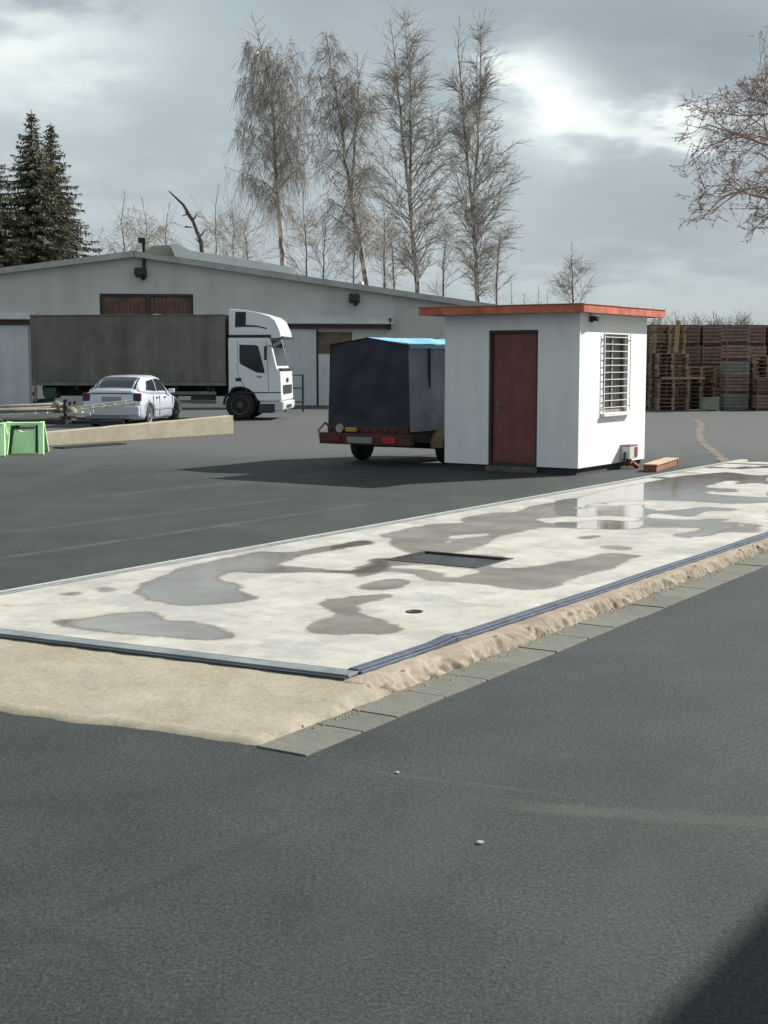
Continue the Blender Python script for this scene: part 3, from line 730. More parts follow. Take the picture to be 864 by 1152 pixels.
# brown boarded loft opening
M_BROWN = mat('brown_boards', (0.15, 0.085, 0.062), 0.8, 0, 0.3, 2, streak=0.25)
lf = thing('tmp', 'x', 'x'); bpy.data.objects.remove(lf)
lo = MB().box(OW[0], OW[1], 0.12, 0.16, OW[2], OW[3]).build('loft_shutter', M_BROWN, hall)
fr_ = MB(); mid = hp(166, 340)[0]
for q in ((OW[0], OW[0] + .1), (mid - .07, mid + .07), (OW[1] - .1, OW[1])): fr_.box(q[0], q[1], 0.02, 0.119, OW[2], OW[3] - .08)
fr_.box(OW[0], OW[1], 0.02, 0.119, OW[3] - .08, OW[3]); fr_.build('frame', mat('dark_frame', (0.05, 0.04, 0.045), 0.7), lo)
n_b = 22
for i in range(n_b):
    a = OW[0] + .1 + (OW[1] - OW[0] - .2) * i / n_b; b = OW[0] + .1 + (OW[1] - OW[0] - .2) * (i + .9) / n_b
    MB().box(a, b, 0.095, 0.1195, OW[2] + .01, OW[3] - .1).build('board', M_BROWN, lo)
# brown panel right with pale board below
MB().box(OB[0], OB[1], 0.12, 0.16, OB[2], OB[3]).build('boarded_window', mat('grey_brown_board', (0.20, 0.155, 0.115), 0.8, 0, 0.25, 3, streak=0.2), hall)
# sliding doors, tracks and canopies
M_DOORP = mat('pale_door_panel', (0.60, 0.62, 0.63), 0.7, 0, 0.08, 1.5, streak=0.12)
def sl_door(px0, px1, py0, py1, name='sliding_door'):
    a, b, z0, z1 = opening(px0, px1, py0, py1)
    d_ = MB().box(a, b, -0.16, -0.10, max(z0, 0.04), z1).build(name, M_DOORP, hall, 0.005)
    nb = max(2, int((b - a) / 0.5))
    for i in range(1, nb):
        x = a + (b - a) * i / nb
        MB().box(x - .02, x + .02, -0.175, -0.1605, max(z0, 0.04) + .02, z1 - .02).build('seam', M_DOORP, d_)
    return d_
sl_door(-60, 33, 366, 455); sl_door(316, 355.5, 370, 456); sl_door(358, 371, 399, 456)
MB().box(hp(355.8, 420)[0], hp(357.6, 420)[0], -0.17, -0.002, 0.03, hp(356, 371)[1]).build('door_post', M_DARK, hall)
M_TRACK = mat('dark_red_track', (0.085, 0.03, 0.035), 0.7, 0, 0.2, 3)
for p0, p1, y in ((-70, 36, 361.8), (60, 437, 366.5)):
    a, b = hp(p0, y)[0], hp(p1, y)[0]; z = hp((p0 + p1) / 2, y)[1] - .03
    MB().box(a, b, -0.3, -0.002, z - .06, z + .075).build('door_track', M_TRACK, hall)
    MB().prism([(-0.42, z + .10), (-0.002, z + .38), (-0.002, z + .42), (-0.45, z + .13)], a - .1, b + .15, 'x').build('canopy', mat('canopy_sheet', (0.58, 0.6, 0.59), 0.6, 0.1, 0.1, 2), hall)
a = hp(437, 366)[0]; MB().box(a, a + .06, -0.4, -0.002, hp(437, 371)[1], hp(437, 358)[1]).build('track_end', M_DARK, hall)
# floodlights
def flood(px, py, pole_top=None):
    t, z = hp(px, py)
    f_ = MB().box(t - .06, t + .06, -0.12, -0.002, z - .25, z + .1)
    f_.beam((t - .05, -.12, z - .02), (t - .12, -.5, z + .08), .42, .28)
    if pole_top:
        z2 = hp(px, pole_top)[1]; f_.tube([(t + .05, -.14, z - .2), (t + .05, -.14, z2)], .07, 8); f_.box(t - .16, t + .12, -.32, -.08, z2 - .1, z2 + .1)
    f_.build('floodlight', M_DARK, hall, 0.01)
flood(161, 308, 271); flood(400, 337)
MB().tube([(hp(411, 320)[0], 1.4, wall_z(9) ), (hp(411, 320)[0], 1.4, hp(411, 315)[1])], 0.12, 8).build('vent_pipe', mat('vent_grey', (0.5, 0.5, 0.48), 0.6), hall, smooth=True)

# ------------------------------------------------------------------ wheels
def wheel_meshes(R, w, hub, tag_):
    """tyre and rim turned about the local y axis; outer face towards -y"""
    t = MB().lathe([(R * .62, -w / 2 + .01), (R * .86, -w / 2), (R * .97, -w / 2 + .02), (R, -w / 4), (R, w / 4), (R * .97, w / 2 - .02), (R * .86, w / 2), (R * .62, w / 2 - .01)], (0, 0, 0), 'y', 28).mesh('tyre_' + tag_, 0, True)
    r = MB().lathe([(R * .10, -w / 2 + .005), (R * .2, -w / 2 + .01), (R * .25, -w / 2 + hub), (R * .5, -w / 2 + hub), (R * .57, -w / 2 + .012), (R * .64, -w / 2 + .004), (R * .64, w / 2 - .03), (R * .2, w / 2 - .03)], (0, 0, 0), 'y', 28).mesh('rim_' + tag_)
    return t, r
def add_wheel(parent, loc, ms, m_rim, rz=0):
    w = bpy.data.objects.new('wheel', ms[0]); COL.objects.link(w); w.parent = parent; w.location = loc; w.rotation_euler = (0, 0, rz)
    if not ms[0].materials: ms[0].materials.append(M_RUBBER)
    r = bpy.data.objects.new('rim', ms[1]); COL.objects.link(r); r.parent = w
    if not ms[1].materials: ms[1].materials.append(m_rim)
    return w

# ------------------------------------------------------------------ tarpaulin lorry
TR_A = math.radians(-5); TO = ground_at(269, 472.5)
truck = thing('tarpaulin_lorry', 'white cab lorry with grey green tarpaulin cargo body', 'lorry', TO, TR_A)
def tp(px, py): return on_plane(TO, TR_A, px, py)
M_CAB = mat('white_truck_paint', (0.74, 0.76, 0.76), 0.32, 0, 0.05, 2, coat=0.4)
M_TARP = mat('grey_green_tarp', (0.175, 0.16, 0.135), 0.75, 0, 0.2, 1.2, 0.4, 3, streak=0.3)
M_CHAS = mat('chassis_black', (0.02, 0.02, 0.02), 0.7, 0, 0.3, 4)
TW = 2.35
cab = truck
def P2(lst): return [tp(*p) for p in lst]
# cab shell: side profile with the wheel arch notched out
x_rear = tp(256.5, 400)[0]; xf = x_rear + 1.62
zc = tp(262, 380)[1]
arch = [(0.02 + 0.58 * math.cos(math.radians(a)), 0.47 + 0.56 * math.sin(math.radians(a))) for a in range(172, -1, -14)]
prof = [(x_rear, 0.80), (x_rear, zc), (xf - .32, zc), (xf - .10, 1.62), (xf + .02, 1.5), (xf + .05, 0.62), (xf - .02, 0.58), (0.62, 0.58)] + [(x, z) for x, z in arch[::-1] if z > 0.56 and x > x_rear + .02]
cab_o = MB().prism(prof, 0.0, TW).build('cab', M_CAB, truck, 0.045, False, 3)
# windows on both sides, windscreen
swin = P2([(269.3, 387.6), (288.0, 388.3), (290.3, 389), (297.6, 417), (297.2, 419.8), (288.5, 419), (270.5, 409.5), (269.3, 406)])
for y0, y1 in ((-0.006, 0.02), (TW - .02, TW + .006)):
    MB().prism(swin, y0, y1).build('side_window', M_GLASS, cab_o)
cx_ = lambda z: xf - .10 - .22 * (z - 1.62) / (zc - 1.62)
sc = [Vector((cx_(z) + .008, y, z)) for y, z in ((0.16, 1.68), (TW - .16, 1.68), (TW - .22, zc - .07), (0.22, zc - .07))]
MB().panel(sc, 0.012).build('windscreen', mat('pale_windscreen', (0.06, 0.085, 0.09), 0.05, spec=0.9), cab_o)
MB().box(xf + .046, xf + .062, 0.34, TW - .34, 0.80, 1.08).build('grille', M_DARK, cab_o, 0.004)
MB().box(xf + .046, xf + .066, TW / 2 - .14, TW / 2 + .14, 1.16, 1.30).build('badge', mat('dark_badge', (0.05, 0.05, 0.06), 0.4, 0.5), cab_o, 0.02)
MB().box(xf - .16, xf + .06, 0.05, TW - .05, 1.535, 1.60).build('wiper_panel', M_DARK, cab_o, 0.01)
MB().box(x_rear + .3, xf + .02, -0.008, 0.004, 0.84, 0.868).build('trim_strip', M_DARK, cab_o)
ds = MB()
for a, b in ((tp(267.5, 384), tp(267.5, 420)), (tp(267.5, 420), tp(278, 442)), (tp(299.5, 384), tp(302.5, 440)), (tp(278, 442), tp(302.5, 442))):
    ds.beam((a[0], -.001, a[1]), (b[0], -.001, b[1]), .006, .014)
ds.build('door_seam', mat('seam_grey', (0.12, 0.12, 0.13), 0.7), cab_o)
h_ = tp(268.2, 427); MB().box(h_[0] - .09, h_[0] + .09, -0.014, 0.004, h_[1] - .05, h_[1] + .05).build('door_handle', M_DARK, cab_o, 0.006)
h_ = tp(291.5, 424); MB().box(h_[0] - .08, h_[0] + .08, -0.008, 0.004, h_[1] - .03, h_[1] + .03).build('lettering_plate', mat('grey_letter', (0.25, 0.25, 0.27), 0.5), cab_o)
# roof spoiler with its open side
sp = P2([(256.6, 379), (256.8, 349), (258, 347.4), (266, 347.8), (277, 349), (290, 351.3), (303, 355.5), (309, 360), (312, 366.5), (314.5, 372), (316, 379.5), (309, 380.5)])
spo = MB().prism(sp, 0.06, TW - .06).build('roof_spoiler', M_CAB, truck, 0.04, False, 3)
q = P2([(264.5, 350.8), (276.3, 351), (276, 366), (264, 367)]); MB().prism(q, 0.05, 0.075).build('side_gap', M_DARK, spo)
q = P2([(264, 366.2), (276, 365.2), (290, 366.2), (300, 369), (300, 370.2), (290, 368), (276, 367.6), (264, 368.2)]); MB().prism(q, 0.052, 0.07).build('crease', mat('crease_dark', (0.06, 0.05, 0.08), 0.6), spo)
MB().box(x_rear + .02, xf - .28, 0.03, TW - .03, zc + .002, zc + .09).build('roof_gap', M_DARK, spo)
MB().box(xf - .32, xf + .10, 0.10, TW - .10, zc - .02, zc + .05).build('sun_visor', mat('tinted_visor', (0.07, 0.045, 0.06), 0.3), spo, 0.015)
# bumper, headlights, step
MB().prism([(0.62, 0.30), (xf + .06, 0.30), (xf + .09, 0.36), (xf + .09, 0.575), (0.66, 0.575)], 0.02, TW - .02).build('bumper', mat('bumper_grey', (0.55, 0.56, 0.57), 0.45, 0, 0.05, 4), truck, 0.03)
for y in (0.05, TW - .47): MB().box(xf + .02, xf + .105, y, y + .42, 0.40, 0.56).build('headlight', mat('headlight_glass', (0.7, 0.72, 0.72), 0.12, 0.0), truck, 0.02)
MB().box(xf + .085, xf + .10, TW / 2 - .5, TW / 2 + .5, 0.36, 0.46).build('air_intake', M_DARK, truck)
MB().prism([(0.60, 0.22), (1.05, 0.22), (1.12, 0.30), (1.12, 0.50), (0.64, 0.50)], 0.0, 0.3).build('step', mat('navy_step', (0.03, 0.035, 0.06), 0.6), truck, 0.01)
mr_ = MB(); mr_.tube([(xf - .22, -0.02, 2.28), (xf - .36, -0.2, 2.30)], .015, 6); mr_.box(xf - .44, xf - .36, -0.30, -0.12, 1.85, 2.28); mr_.build('mirror', M_DARK, truck, 0.02)
mr_ = MB(); mr_.tube([(xf - .22, TW + .02, 2.28), (xf - .36, TW + .2, 2.30)], .015, 6); mr_.box(xf - .44, xf - .36, TW + .14, TW + .34, 1.80, 2.28); mr_.build('mirror', M_DARK, truck, 0.02)
MB().tube([(0.02 + .52 * math.cos(math.radians(a)), 0.16, 0.47 + .52 * math.sin(math.radians(a))) for a in range(0, 181, 15)], 0.04, 6).build('mudguard', M_DARK, truck)
# cargo body
xb0, xb1 = tp(35.3, 390)[0], tp(253.5, 390)[0]; zb0, zb1 = 1.20, tp(150, 354.3)[1]
def tarp_box(x0, x1, y0, y1, z0, z1, amp=0.02, nx=70, nz=18, ny=14, seed=0.0):
    """box with slack fabric faces"""
    V = []; F = []
    def face(o, du, dv, nu, nv, n):
        b = len(V); o, du, dv, n = Vector(o), Vector(du), Vector(dv), Vector(n)
        for i in range(nu + 1):
            for j in range(nv + 1):
                s, t = i / nu, j / nv; p = o + du * s + dv * t
                e_ = min(1, 8 * s * (1 - s)) * min(1, 6 * t * (1 - t))
                a_ = noise.fractal(Vector((p.x * 1.6 + seed, p.y * 1.6, p.z * 0.5)), 1, 2, 3) * amp * e_
                V.append(p + n * a_)
        for i in range(nu):
            for j in range(nv):
                a = b + i * (nv + 1) + j; F.append((a, a + nv + 1, a + nv + 2, a + 1))
    face((x0, y0, z0), (x1 - x0, 0, 0), (0, 0, z1 - z0), nx, nz, (0, -1, 0))
    face((x1, y1, z0), (x0 - x1, 0, 0), (0, 0, z1 - z0), nx, nz, (0, 1, 0))
    face((x0, y1, z0), (0, y0 - y1, 0), (0, 0, z1 - z0), ny, nz, (-1, 0, 0))
    face((x1, y0, z0), (0, y1 - y0, 0), (0, 0, z1 - z0), ny, nz, (1, 0, 0))
    face((x0, y0, z1), (x1 - x0, 0, 0), (0, y1 - y0, 0), nx, ny, (0, 0, 1))
    return np_mesh('tarpaulin', V, np.array(F), True)
tarp = link('tarpaulin', tarp_box(xb0, xb1, -0.06, TW + .06, zb0, zb1, 0.06), M_TARP, truck)
for i in range(15):
    x = xb0 + .15 + i * (xb1 - xb0 - .3) / 14; MB().box(x - .018, x + .018, -0.085, -0.062, zb0 - .06, zb0 + .32).build('strap', mat('strap_grey', (0.18, 0.165, 0.14), 0.7), tarp)
MB().tube([(xb0, -.065, zb1 - .01), (xb1, -.065, zb1 - .01)], 0.025, 6).build('hem', M_TARP, tarp)
MB().box(xb0 - .02, xb1, -0.05, TW + .05, zb0 - .14, zb0 - .01).build('bed_rail', mat('bed_rail_grey', (0.20, 0.20, 0.17), 0.7, 0.1, 0.2, 3), truck, 0.008)
cs = MB(); cs.box(xb0 + .1, xf - .5, 0.7, 0.86, 0.72, 1.05); cs.box(xb0 + .1, xf - .5, TW - .86, TW - .7, 0.72, 1.05)
for i in range(6): cs.box(xb0 + .3 + i * 1.05, xb0 + .42 + i * 1.05, 0.05, TW - .05, 0.92, 1.055)
cs.build('chassis', M_CHAS, truck)
for z in (0.52, 0.78): MB().box(-3.35, -0.72, 0.02, 0.06, z, z + .10).build('side_guard', mat('guard_grey', (0.18, 0.175, 0.16), 0.6, 0.2, 0.2, 3), truck, 0.005)
for x in (-3.2, -2.0, -0.85): MB().box(x, x + .06, 0.061, 0.10, 0.5, 1.06).build('guard_post', M_CHAS, truck)
MB().box(-1.55, -0.85, 0.12, 0.66, 0.50, 0.90).build('fuel_tank', mat('tank_dark', (0.05, 0.05, 0.05), 0.5, 0.3), truck, 0.05)
MB().box(xb0 - .03, xb0 + .05, 0.1, TW - .1, 0.50, 0.62).build('rear_bumper', M_CHAS, truck, 0.01)
for y in (0.12, TW - .42): MB().box(xb0 - .06, xb0 - .02, y, y + .3, 0.72, 0.86).build('tail_light', mat('tail_red', (0.35, 0.02, 0.02), 0.3), truck, 0.01)
MB().box(xb0 + .35, xb0 + .75, 0.04, 0.5, 0.66, 1.0).build('tool_box', mat('green_tool_box', (0.03, 0.075, 0.06), 0.6), truck, 0.02)
MB().box(xb0 + .06, xb0 + .14, -0.03, 0.02, 0.55, 1.05).build('rear_post', mat('post_grey', (0.22, 0.21, 0.19), 0.7), truck)
tw_ms = wheel_meshes(0.46, 0.28, 0.09, 'lorry'); M_TRIM = mat('lorry_rim', (0.10, 0.095, 0.085), 0.6, 0.3, 0.3, 8)
for x in (0.02, -4.15):
    add_wheel(truck, (x, 0.20, 0.46), tw_ms, M_TRIM); add_wheel(truck, (x, TW - .20, 0.46), tw_ms, M_TRIM, math.pi)
for y in (0.5, TW - .5): add_wheel(truck, (-4.15, y, 0.46), tw_ms, M_TRIM)
MB().tube([(-4.15, .3, .46), (-4.15, TW - .3, .46)], .09, 8).build('axle', M_CHAS, truck); MB().tube([(.02, .3, .46), (.02, TW - .3, .46)], .07, 8).build('axle', M_CHAS, truck)
MB().tube([(-4.15 + .55 * math.cos(math.radians(a)), 0.22, 0.46 + .55 * math.sin(math.radians(a))) for a in range(10, 171, 16)], 0.035, 6).build('mudguard', M_DARK, truck)

# blue tubular frame standing beyond the lorry's nose
bf = thing('tube_stand', 'small blue tubular steel rack standing in front of the lorry', 'rack', (depth_at(331, 460, 50.5).x, 50.5, 0), 0.1)
M_BT = mat('blue_tube', (0.045, 0.075, 0.11), 0.5, 0.2, 0.2, 5)
for x in (-.32, .32):
    for y in (-.3, .3): MB().tube([(x, y, 0), (x, y, 1.35)], .03, 8).build('leg', M_BT, bf)
for z in (0.35, 0.85, 1.32):
    c_ = MB()
    for a, b in (((-.32, -.3), (.32, -.3)), ((-.32, .3), (.32, .3)), ((-.32, -.3), (-.32, .3)), ((.32, -.3), (.32, .3))): c_.tube([(*a, z), (*b, z)], .02, 6)
    c_.build('rail', M_BT, bf)

# ------------------------------------------------------------------ silver saloon car
CA = math.radians(90 - 8); rear = Vector((depth_at(125, 470, 38.4).x, 38.4, 0))
car = thing('silver_car', 'silver saloon car seen from behind beside the low concrete wall', 'car', rear + Vector((math.cos(CA), math.sin(CA), 0)) * 2.15, CA)
M_CARP = mat('silver_car_paint', (0.60, 0.64, 0.71), 0.28, 0.25, 0.03, 3, coat=0.6)
M_SEAM = mat('car_seam', (0.03, 0.03, 0.035), 0.7)
def loft(rows, cap0=True, cap1=True):
    m = MB(); n = len(rows[0])
    for r in rows: m.v += [tuple(p) for p in r]
    for i in range(len(rows) - 1):
        for j in range(n):
            a, b = i * n + j, i * n + (j + 1) % n
            m.f.append((a, b, b + n, a + n))
    if cap0: m.f.append(tuple(range(n)))
    if cap1: m.f.append(tuple(range(len(rows) * n - 1, (len(rows) - 1) * n - 1, -1)))
    return m
def sect(x, zl, zs, zt, w, wt):
    """closed section of the lower body: sill, side, shoulder, top"""
    h = [(w * .90, zl), (w * .98, zl + .10), (w, (zl + zs) / 2 + .03), (w * .985, zs - .06), (wt, zs + (zt - zs) * .55), (wt * .72, zt - .008), (0, zt)]
    return [(x, -y, z) for y, z in h] + [(x, y, z) for y, z in h[-2::-1]]
rows = [sect(-2.10, .36, .64, .74, .70, .62), sect(-2.08, .26, .68, .97, .80, .72), sect(-2.02, .22, .80, 1.045, .835, .74), sect(-1.85, .20, .86, 1.055, .85, .74), sect(-1.35, .19, .88, 1.02, .855, .72),
        sect(-.6, .18, .87, .95, .86, .72), sect(.3, .18, .86, .93, .86, .72), sect(1.0, .19, .84, .90, .855, .72), sect(1.5, .20, .76, .82, .845, .70), sect(1.9, .22, .66, .745, .82, .66), sect(2.1, .26, .56, .66, .76, .58), sect(2.16, .34, .50, .55, .64, .5)]
bm_o = loft(rows).build('body', M_CARP, car, 0, True)
def cut_wheels(o, spots, R, depth):
    dg = None; cuts_ = []
    for x, y in spots:
        c = MB().lathe([(R, -depth / 2), (R, depth / 2)], (x, y, 0.30), 'y', 28).build('cutter', None); cuts_.append(c)
        m_ = o.modifiers.new('b', 'BOOLEAN'); m_.operation = 'DIFFERENCE'; m_.object = c; m_.solver = 'EXACT'
        c.parent = o.parent
    bpy.context.view_layer.update()
    dg = bpy.context.evaluated_depsgraph_get()
    me = bpy.data.meshes.new_from_object(o.evaluated_get(dg)); o.modifiers.clear(); o.data = me
    for c in cuts_: bpy.data.objects.remove(c)
cut_wheels(bm_o, [(-1.30, -.80), (-1.30, .80), (1.28, -.80), (1.28, .80)], 0.345, 0.44)
# cabin
def csec(x, zb, zt, wb_, wt): 
    h = [(wb_, zb), (wb_ * .985, zb + .05), ((wb_ + wt) / 2 + .02, (zb + zt) / 2), (wt + .02, zt - .07), (wt * .82, zt - .012), (0, zt)]
    return [(x, -y, z) for y, z in h] + [(x, y, z) for y, z in h[-2::-1]]
crow = [csec(-1.86, .98, 1.05, .72, .62), csec(-1.50, .94, 1.26, .745, .62), csec(-1.12, .91, 1.385, .76, .61), csec(-.6, .90, 1.425, .765, .60), csec(-.1, .90, 1.43, .765, .60), csec(.30, .88, 1.39, .76, .595), csec(.78, .86, 1.15, .745, .61), csec(1.15, .84, .915, .70, .62)]
cabin = loft(crow).build('cabin', M_CARP, car, 0, True)
def cab_side(x, t, s):
    """point on the cabin side at station x, height fraction t, side s, a few mm proud"""
    xs = [-1.86, -1.50, -1.12, -.6, -.1, .30, .78, 1.15]; i = max(0, min(len(xs) - 2, sum(1 for q in xs if q <= x) - 1))
    f = (x - xs[i]) / (xs[i + 1] - xs[i]); n = 6
    pts_ = [Vector(crow[i][k]).lerp(Vector(crow[i + 1][k]), f) for k in range(n)]
    h = t * 3.0; k = min(2, int(h)); p = pts_[k].lerp(pts_[k + 1], h - k)
    return Vector((p.x, s * (abs(p.y) + .012), p.z))
def side_glass(c, s, nx=8, nz_=6):
    """glass following the cabin side: corners (x, t) bottom rear, bottom front, top front, top rear"""
    V = []; F = []
    for i in range(nx + 1):
        for j in range(nz_ + 1):
            a, b = i / nx, j / nz_
            x = (c[0][0] * (1 - a) + c[1][0] * a) * (1 - b) + (c[3][0] * (1 - a) + c[2][0] * a) * b
            t = (c[0][1] * (1 - a) + c[1][1] * a) * (1 - b) + (c[3][1] * (1 - a) + c[2][1] * a) * b
            V.append(cab_side(x, t, s))
    for i in range(nx):
        for j in range(nz_): a = i * (nz_ + 1) + j; F.append((a, a + nz_ + 1, a + nz_ + 2, a + 1))
    return MB().add(V, F).build('side_window', M_GLASS, cabin, 0, True)
for s in (-1, 1):
    side_glass(((-1.30, .42), (-.42, .36), (-.44, .90), (-1.08, .88)), s)
    side_glass(((-.33, .36), (.70, .42), (.34, .92), (-.35, .92)), s)
def top_pt(x, y, off=.012):
    xs = [-1.86, -1.50, -1.12, -.6, -.1, .30, .78, 1.15]; i = max(0, min(len(xs) - 2, sum(1 for q in xs if q <= x) - 1)); f = (x - xs[i]) / (xs[i + 1] - xs[i])
    pts_ = [Vector(crow[i][k]).lerp(Vector(crow[i + 1][k]), f) for k in range(6)]
    half = sorted([(abs(p.y), p.z) for p in pts_])
    for (a, za), (b, zb_) in zip(half[:-1], half[1:]):
        if a <= abs(y) <= b: return Vector((x, y, za + (zb_ - za) * (abs(y) - a) / max(1e-6, b - a) + off))
    return Vector((x, y, half[-1][1]))
def screen(x0, x1, w0, w1, name):
    V = []; F = []; nx, ny = 6, 8
    for i in range(nx + 1):
        x = x0 + (x1 - x0) * i / nx; w = w0 + (w1 - w0) * i / nx
        for j in range(ny + 1): V.append(top_pt(x, -w + 2 * w * j / ny))
    for i in range(nx):
        for j in range(ny): a = i * (ny + 1) + j; F.append((a, a + 1, a + ny + 2, a + ny + 1))
    m = MB(); m.add(V, F); o = m.build(name, M_GLASS, cabin, 0, True); return o
screen(-1.80, -1.18, .60, .54, 'rear_window'); screen(.36, 1.06, .50, .60, 'windscreen')
for s in (-1, 1):
    MB().box(-2.105, -1.96, min(s * .62, s * .832), max(s * .62, s * .832), 0.72, 0.94).build('tail_light', mat('tail_lamp_red', (0.09, 0.01, 0.03), 0.25), car, 0.02)
    MB().box(1.98, 2.12, min(s * .48, s * .72), max(s * .48, s * .72), 0.56, 0.66).build('headlight', MATS['headlight_glass'], car, 0.02)
    MB().box(.62, .74, min(s * .80, s * .98), max(s * .80, s * .98), 0.90, 1.02).build('mirror', M_CARP, car, 0.03)
    sm = MB()
    for x in (-.98, -.40, .86): sm.box(x - .006, x + .006, min(s * .845, s * .864), max(s * .845, s * .864), 0.28, 0.84)
    sm.build('door_seam', M_SEAM, car)
    for x in (-.62, .12): MB().box(x - .09, x + .09, min(s * .85, s * .878), max(s * .85, s * .878), 0.77, 0.80).build('door_handle', M_SEAM, car, 0.004)
    MB().box(-.85, .85, min(s * .85, s * .872), max(s * .85, s * .872), 0.44, 0.50).build('rub_strip', mat('rub_strip_grey', (0.25, 0.26, 0.28), 0.5), car, 0.005)
MB().prism([(-2.16, .32), (-2.165, .58), (-2.0, .60), (-2.0, .28)], -.80, .80).build('rear_bumper', M_CARP, car, 0.03)
MB().prism([(2.22, .32), (2.22, .50), (2.0, .52), (2.0, .26)], -.76, .76).build('front_bumper', M_CARP, car, 0.03)
MB().box(-2.125, -2.08, -.27, .27, .72, .84).build('number_plate', mat('plate_dull', (0.30, 0.30, 0.29), 0.5), car, 0.004)
MB().box(-2.11, -2.06, -.60, .60, .93, .95).build('boot_handle_strip', M_SEAM, car)
cw = wheel_meshes(0.30, 0.19, 0.03, 'car'); M_CRIM = mat('car_hubcap', (0.42, 0.43, 0.45), 0.4, 0.6, 0.1, 8)
for x in (-1.30, 1.28):
    add_wheel(car, (x, -.755, .30), cw, M_CRIM); add_wheel(car, (x, .755, .30), cw, M_CRIM, math.pi)
# ------------------------------------------------------------------ covered box trailer
CT = Vector((0.34, 25.15, 0)); trailer = thing('covered_trailer', 'box trailer under dark navy tarpaulin with light blue top', 'trailer', CT, WB_RZ)
M_NAVY = mat('navy_tarp', (0.022, 0.022, 0.038), 0.6, 0, 0.25, 3, 0.35, 5)
M_GREYT = mat('grey_side_tarp', (0.30, 0.30, 0.35), 0.6, 0, 0.2, 3, 0.3, 6)
M_CYAN = mat('light_blue_tarp', (0.20, 0.47, 0.63), 0.5, 0, 0.12, 4, 0.2, 8)
M_REDF = mat('dark_red_frame', (0.085, 0.02, 0.018), 0.55, 0.1, 0.25, 6)
x0, x1, hw, z0, ze, zr = -1.12, 1.75, 0.83, 0.60, 2.11, 2.21
def slack(x, y, z, n, amp=.02): return noise.fractal(Vector((x * 1.7 + 5, y * 1.7, z * .9)), 1, 2, 4) * amp
def tpatch(f, nu, nv, name, m_, n):
    V = []; F = []
    for i in range(nu + 1):
        for j in range(nv + 1):
            s, t = i / nu, j / nv; p = Vector(f(s, t)); e_ = min(1, 7 * s * (1 - s)) * min(1, 5 * t * (1 - t) + .12)
            fold = math.sin((p.x + p.y) * 9 + 4 * noise.noise(p * 1.3)) * .012 * (1 - t * .6)
            V.append(p + Vector(n) * (slack(*p, n, .085) * e_ + fold * min(1, 6 * s * (1 - s))))
    for i in range(nu):
        for j in range(nv): a = i * (nv + 1) + j; F.append((a, a + nv + 1, a + nv + 2, a + 1))
    return link(name, np_mesh(name, V, np.array(F), True), m_, trailer)
rz_top = lambda y: zr - (zr - ze) * abs(y) / hw
def rear_f(s, t): y = hw - 2 * hw * s; y *= (1.03 - .06 * t); return (x0 - .02 + .03 * t, y, z0 - .03 + (rz_top(y) - z0 + .03) * t)
tpatch(rear_f, 26, 26, 'rear_tarp', M_NAVY, (-1, 0, 0))
tpatch(lambda s, t: (x1, -hw + 2 * hw * s, z0 + (rz_top(-hw + 2 * hw * s) - z0) * t), 20, 20, 'front_tarp', M_NAVY, (1, 0, 0))
tpatch(lambda s, t: (x0 + (x1 - x0) * s, -hw * (1.03 - .05 * t), z0 + (ze - z0) * t), 34, 22, 'side_tarp', M_GREYT, (0, -1, 0))
tpatch(lambda s, t: (x1 + (x0 - x1) * s, hw * (1.03 - .05 * t), z0 + (ze - z0) * t), 34, 22, 'side_tarp', M_NAVY, (0, 1, 0))
for s_ in (-1, 1):
    tpatch(lambda s, t: (x0 - .03 + (x1 - x0 + .06) * s, s_ * (hw + .03) * (1 - t), ze - .02 + (zr - ze + .03) * t), 30, 8, 'roof_tarp', M_CYAN if s_ < 0 else M_NAVY, (0, 0, 1))
hem = MB(); nh = 40
for i in range(nh + 1):
    xx = x0 - .035 + (x1 - x0 + .07) * i / nh; w_ = .03 * noise.noise(Vector((xx * 3, 0, 1))); hem.v += [(xx, -hw - .032, ze - .02), (xx, -hw - .036 - abs(w_) * .4, ze - .085 + w_)]
hem.f = [(2 * i, 2 * i + 1, 2 * i + 3, 2 * i + 2) for i in range(nh)]
hem.build('blue_hem', M_CYAN, trailer, 0, True)
ey = MB().lathe([(.012, -.004), (.022, -.004), (.022, .004), (.012, .004)], (0, 0, 0), 'x', 10).mesh('eyelet'); ey.materials.append(mat('brass', (0.12, 0.10, 0.06), 0.5, 0.5))
for i in range(9): o = link('eyelet', ey, None, trailer); o.location = (x0 - .065, -.76 + i * .19, z0 + .02)
MB().tube([(x0 - .075, -.80 + i * .1, z0 + .02 + (.03 if i % 2 else -.03)) for i in range(17)], .007, 5).build('lacing_rope', mat('rope', (0.07, 0.06, 0.05), 0.9), trailer)
for x in (x0 + .62, x0 + 1.5): MB().box(x - .02, x + .02, -hw - .05, -hw - .015, z0 + .75, ze - .08).build('tie_strap', M_DARK, trailer)
MB().box(x0 + .02, x1, -hw + .02, hw - .02, z0 - .14, z0).build('floor_bed', mat('bed_brown', (0.07, 0.045, 0.03), 0.8, 0, 0.3, 4), trailer, 0.01)
MB().box(x0 - .14, x0 - .03, -.96, .96, 0.36, 0.56).build('tail_bar', M_REDF, trailer, 0.012)
MB().box(x0 - .05, x0 + .02, -.84, .84, 0.561, 0.68).build('tail_board', M_REDF, trailer, 0.008)
for y, c, nm in ((-.52, (0.45, 0.02, 0.015), 'tail_light'), (.62, (0.12, 0.01, 0.015), 'tail_light')):
    MB().box(x0 - .165, x0 - .14, y - .14, y + .14, 0.40, 0.51).build(nm, mat('lamp_%d' % int(c[0] * 100), c, 0.3), trailer, 0.008)
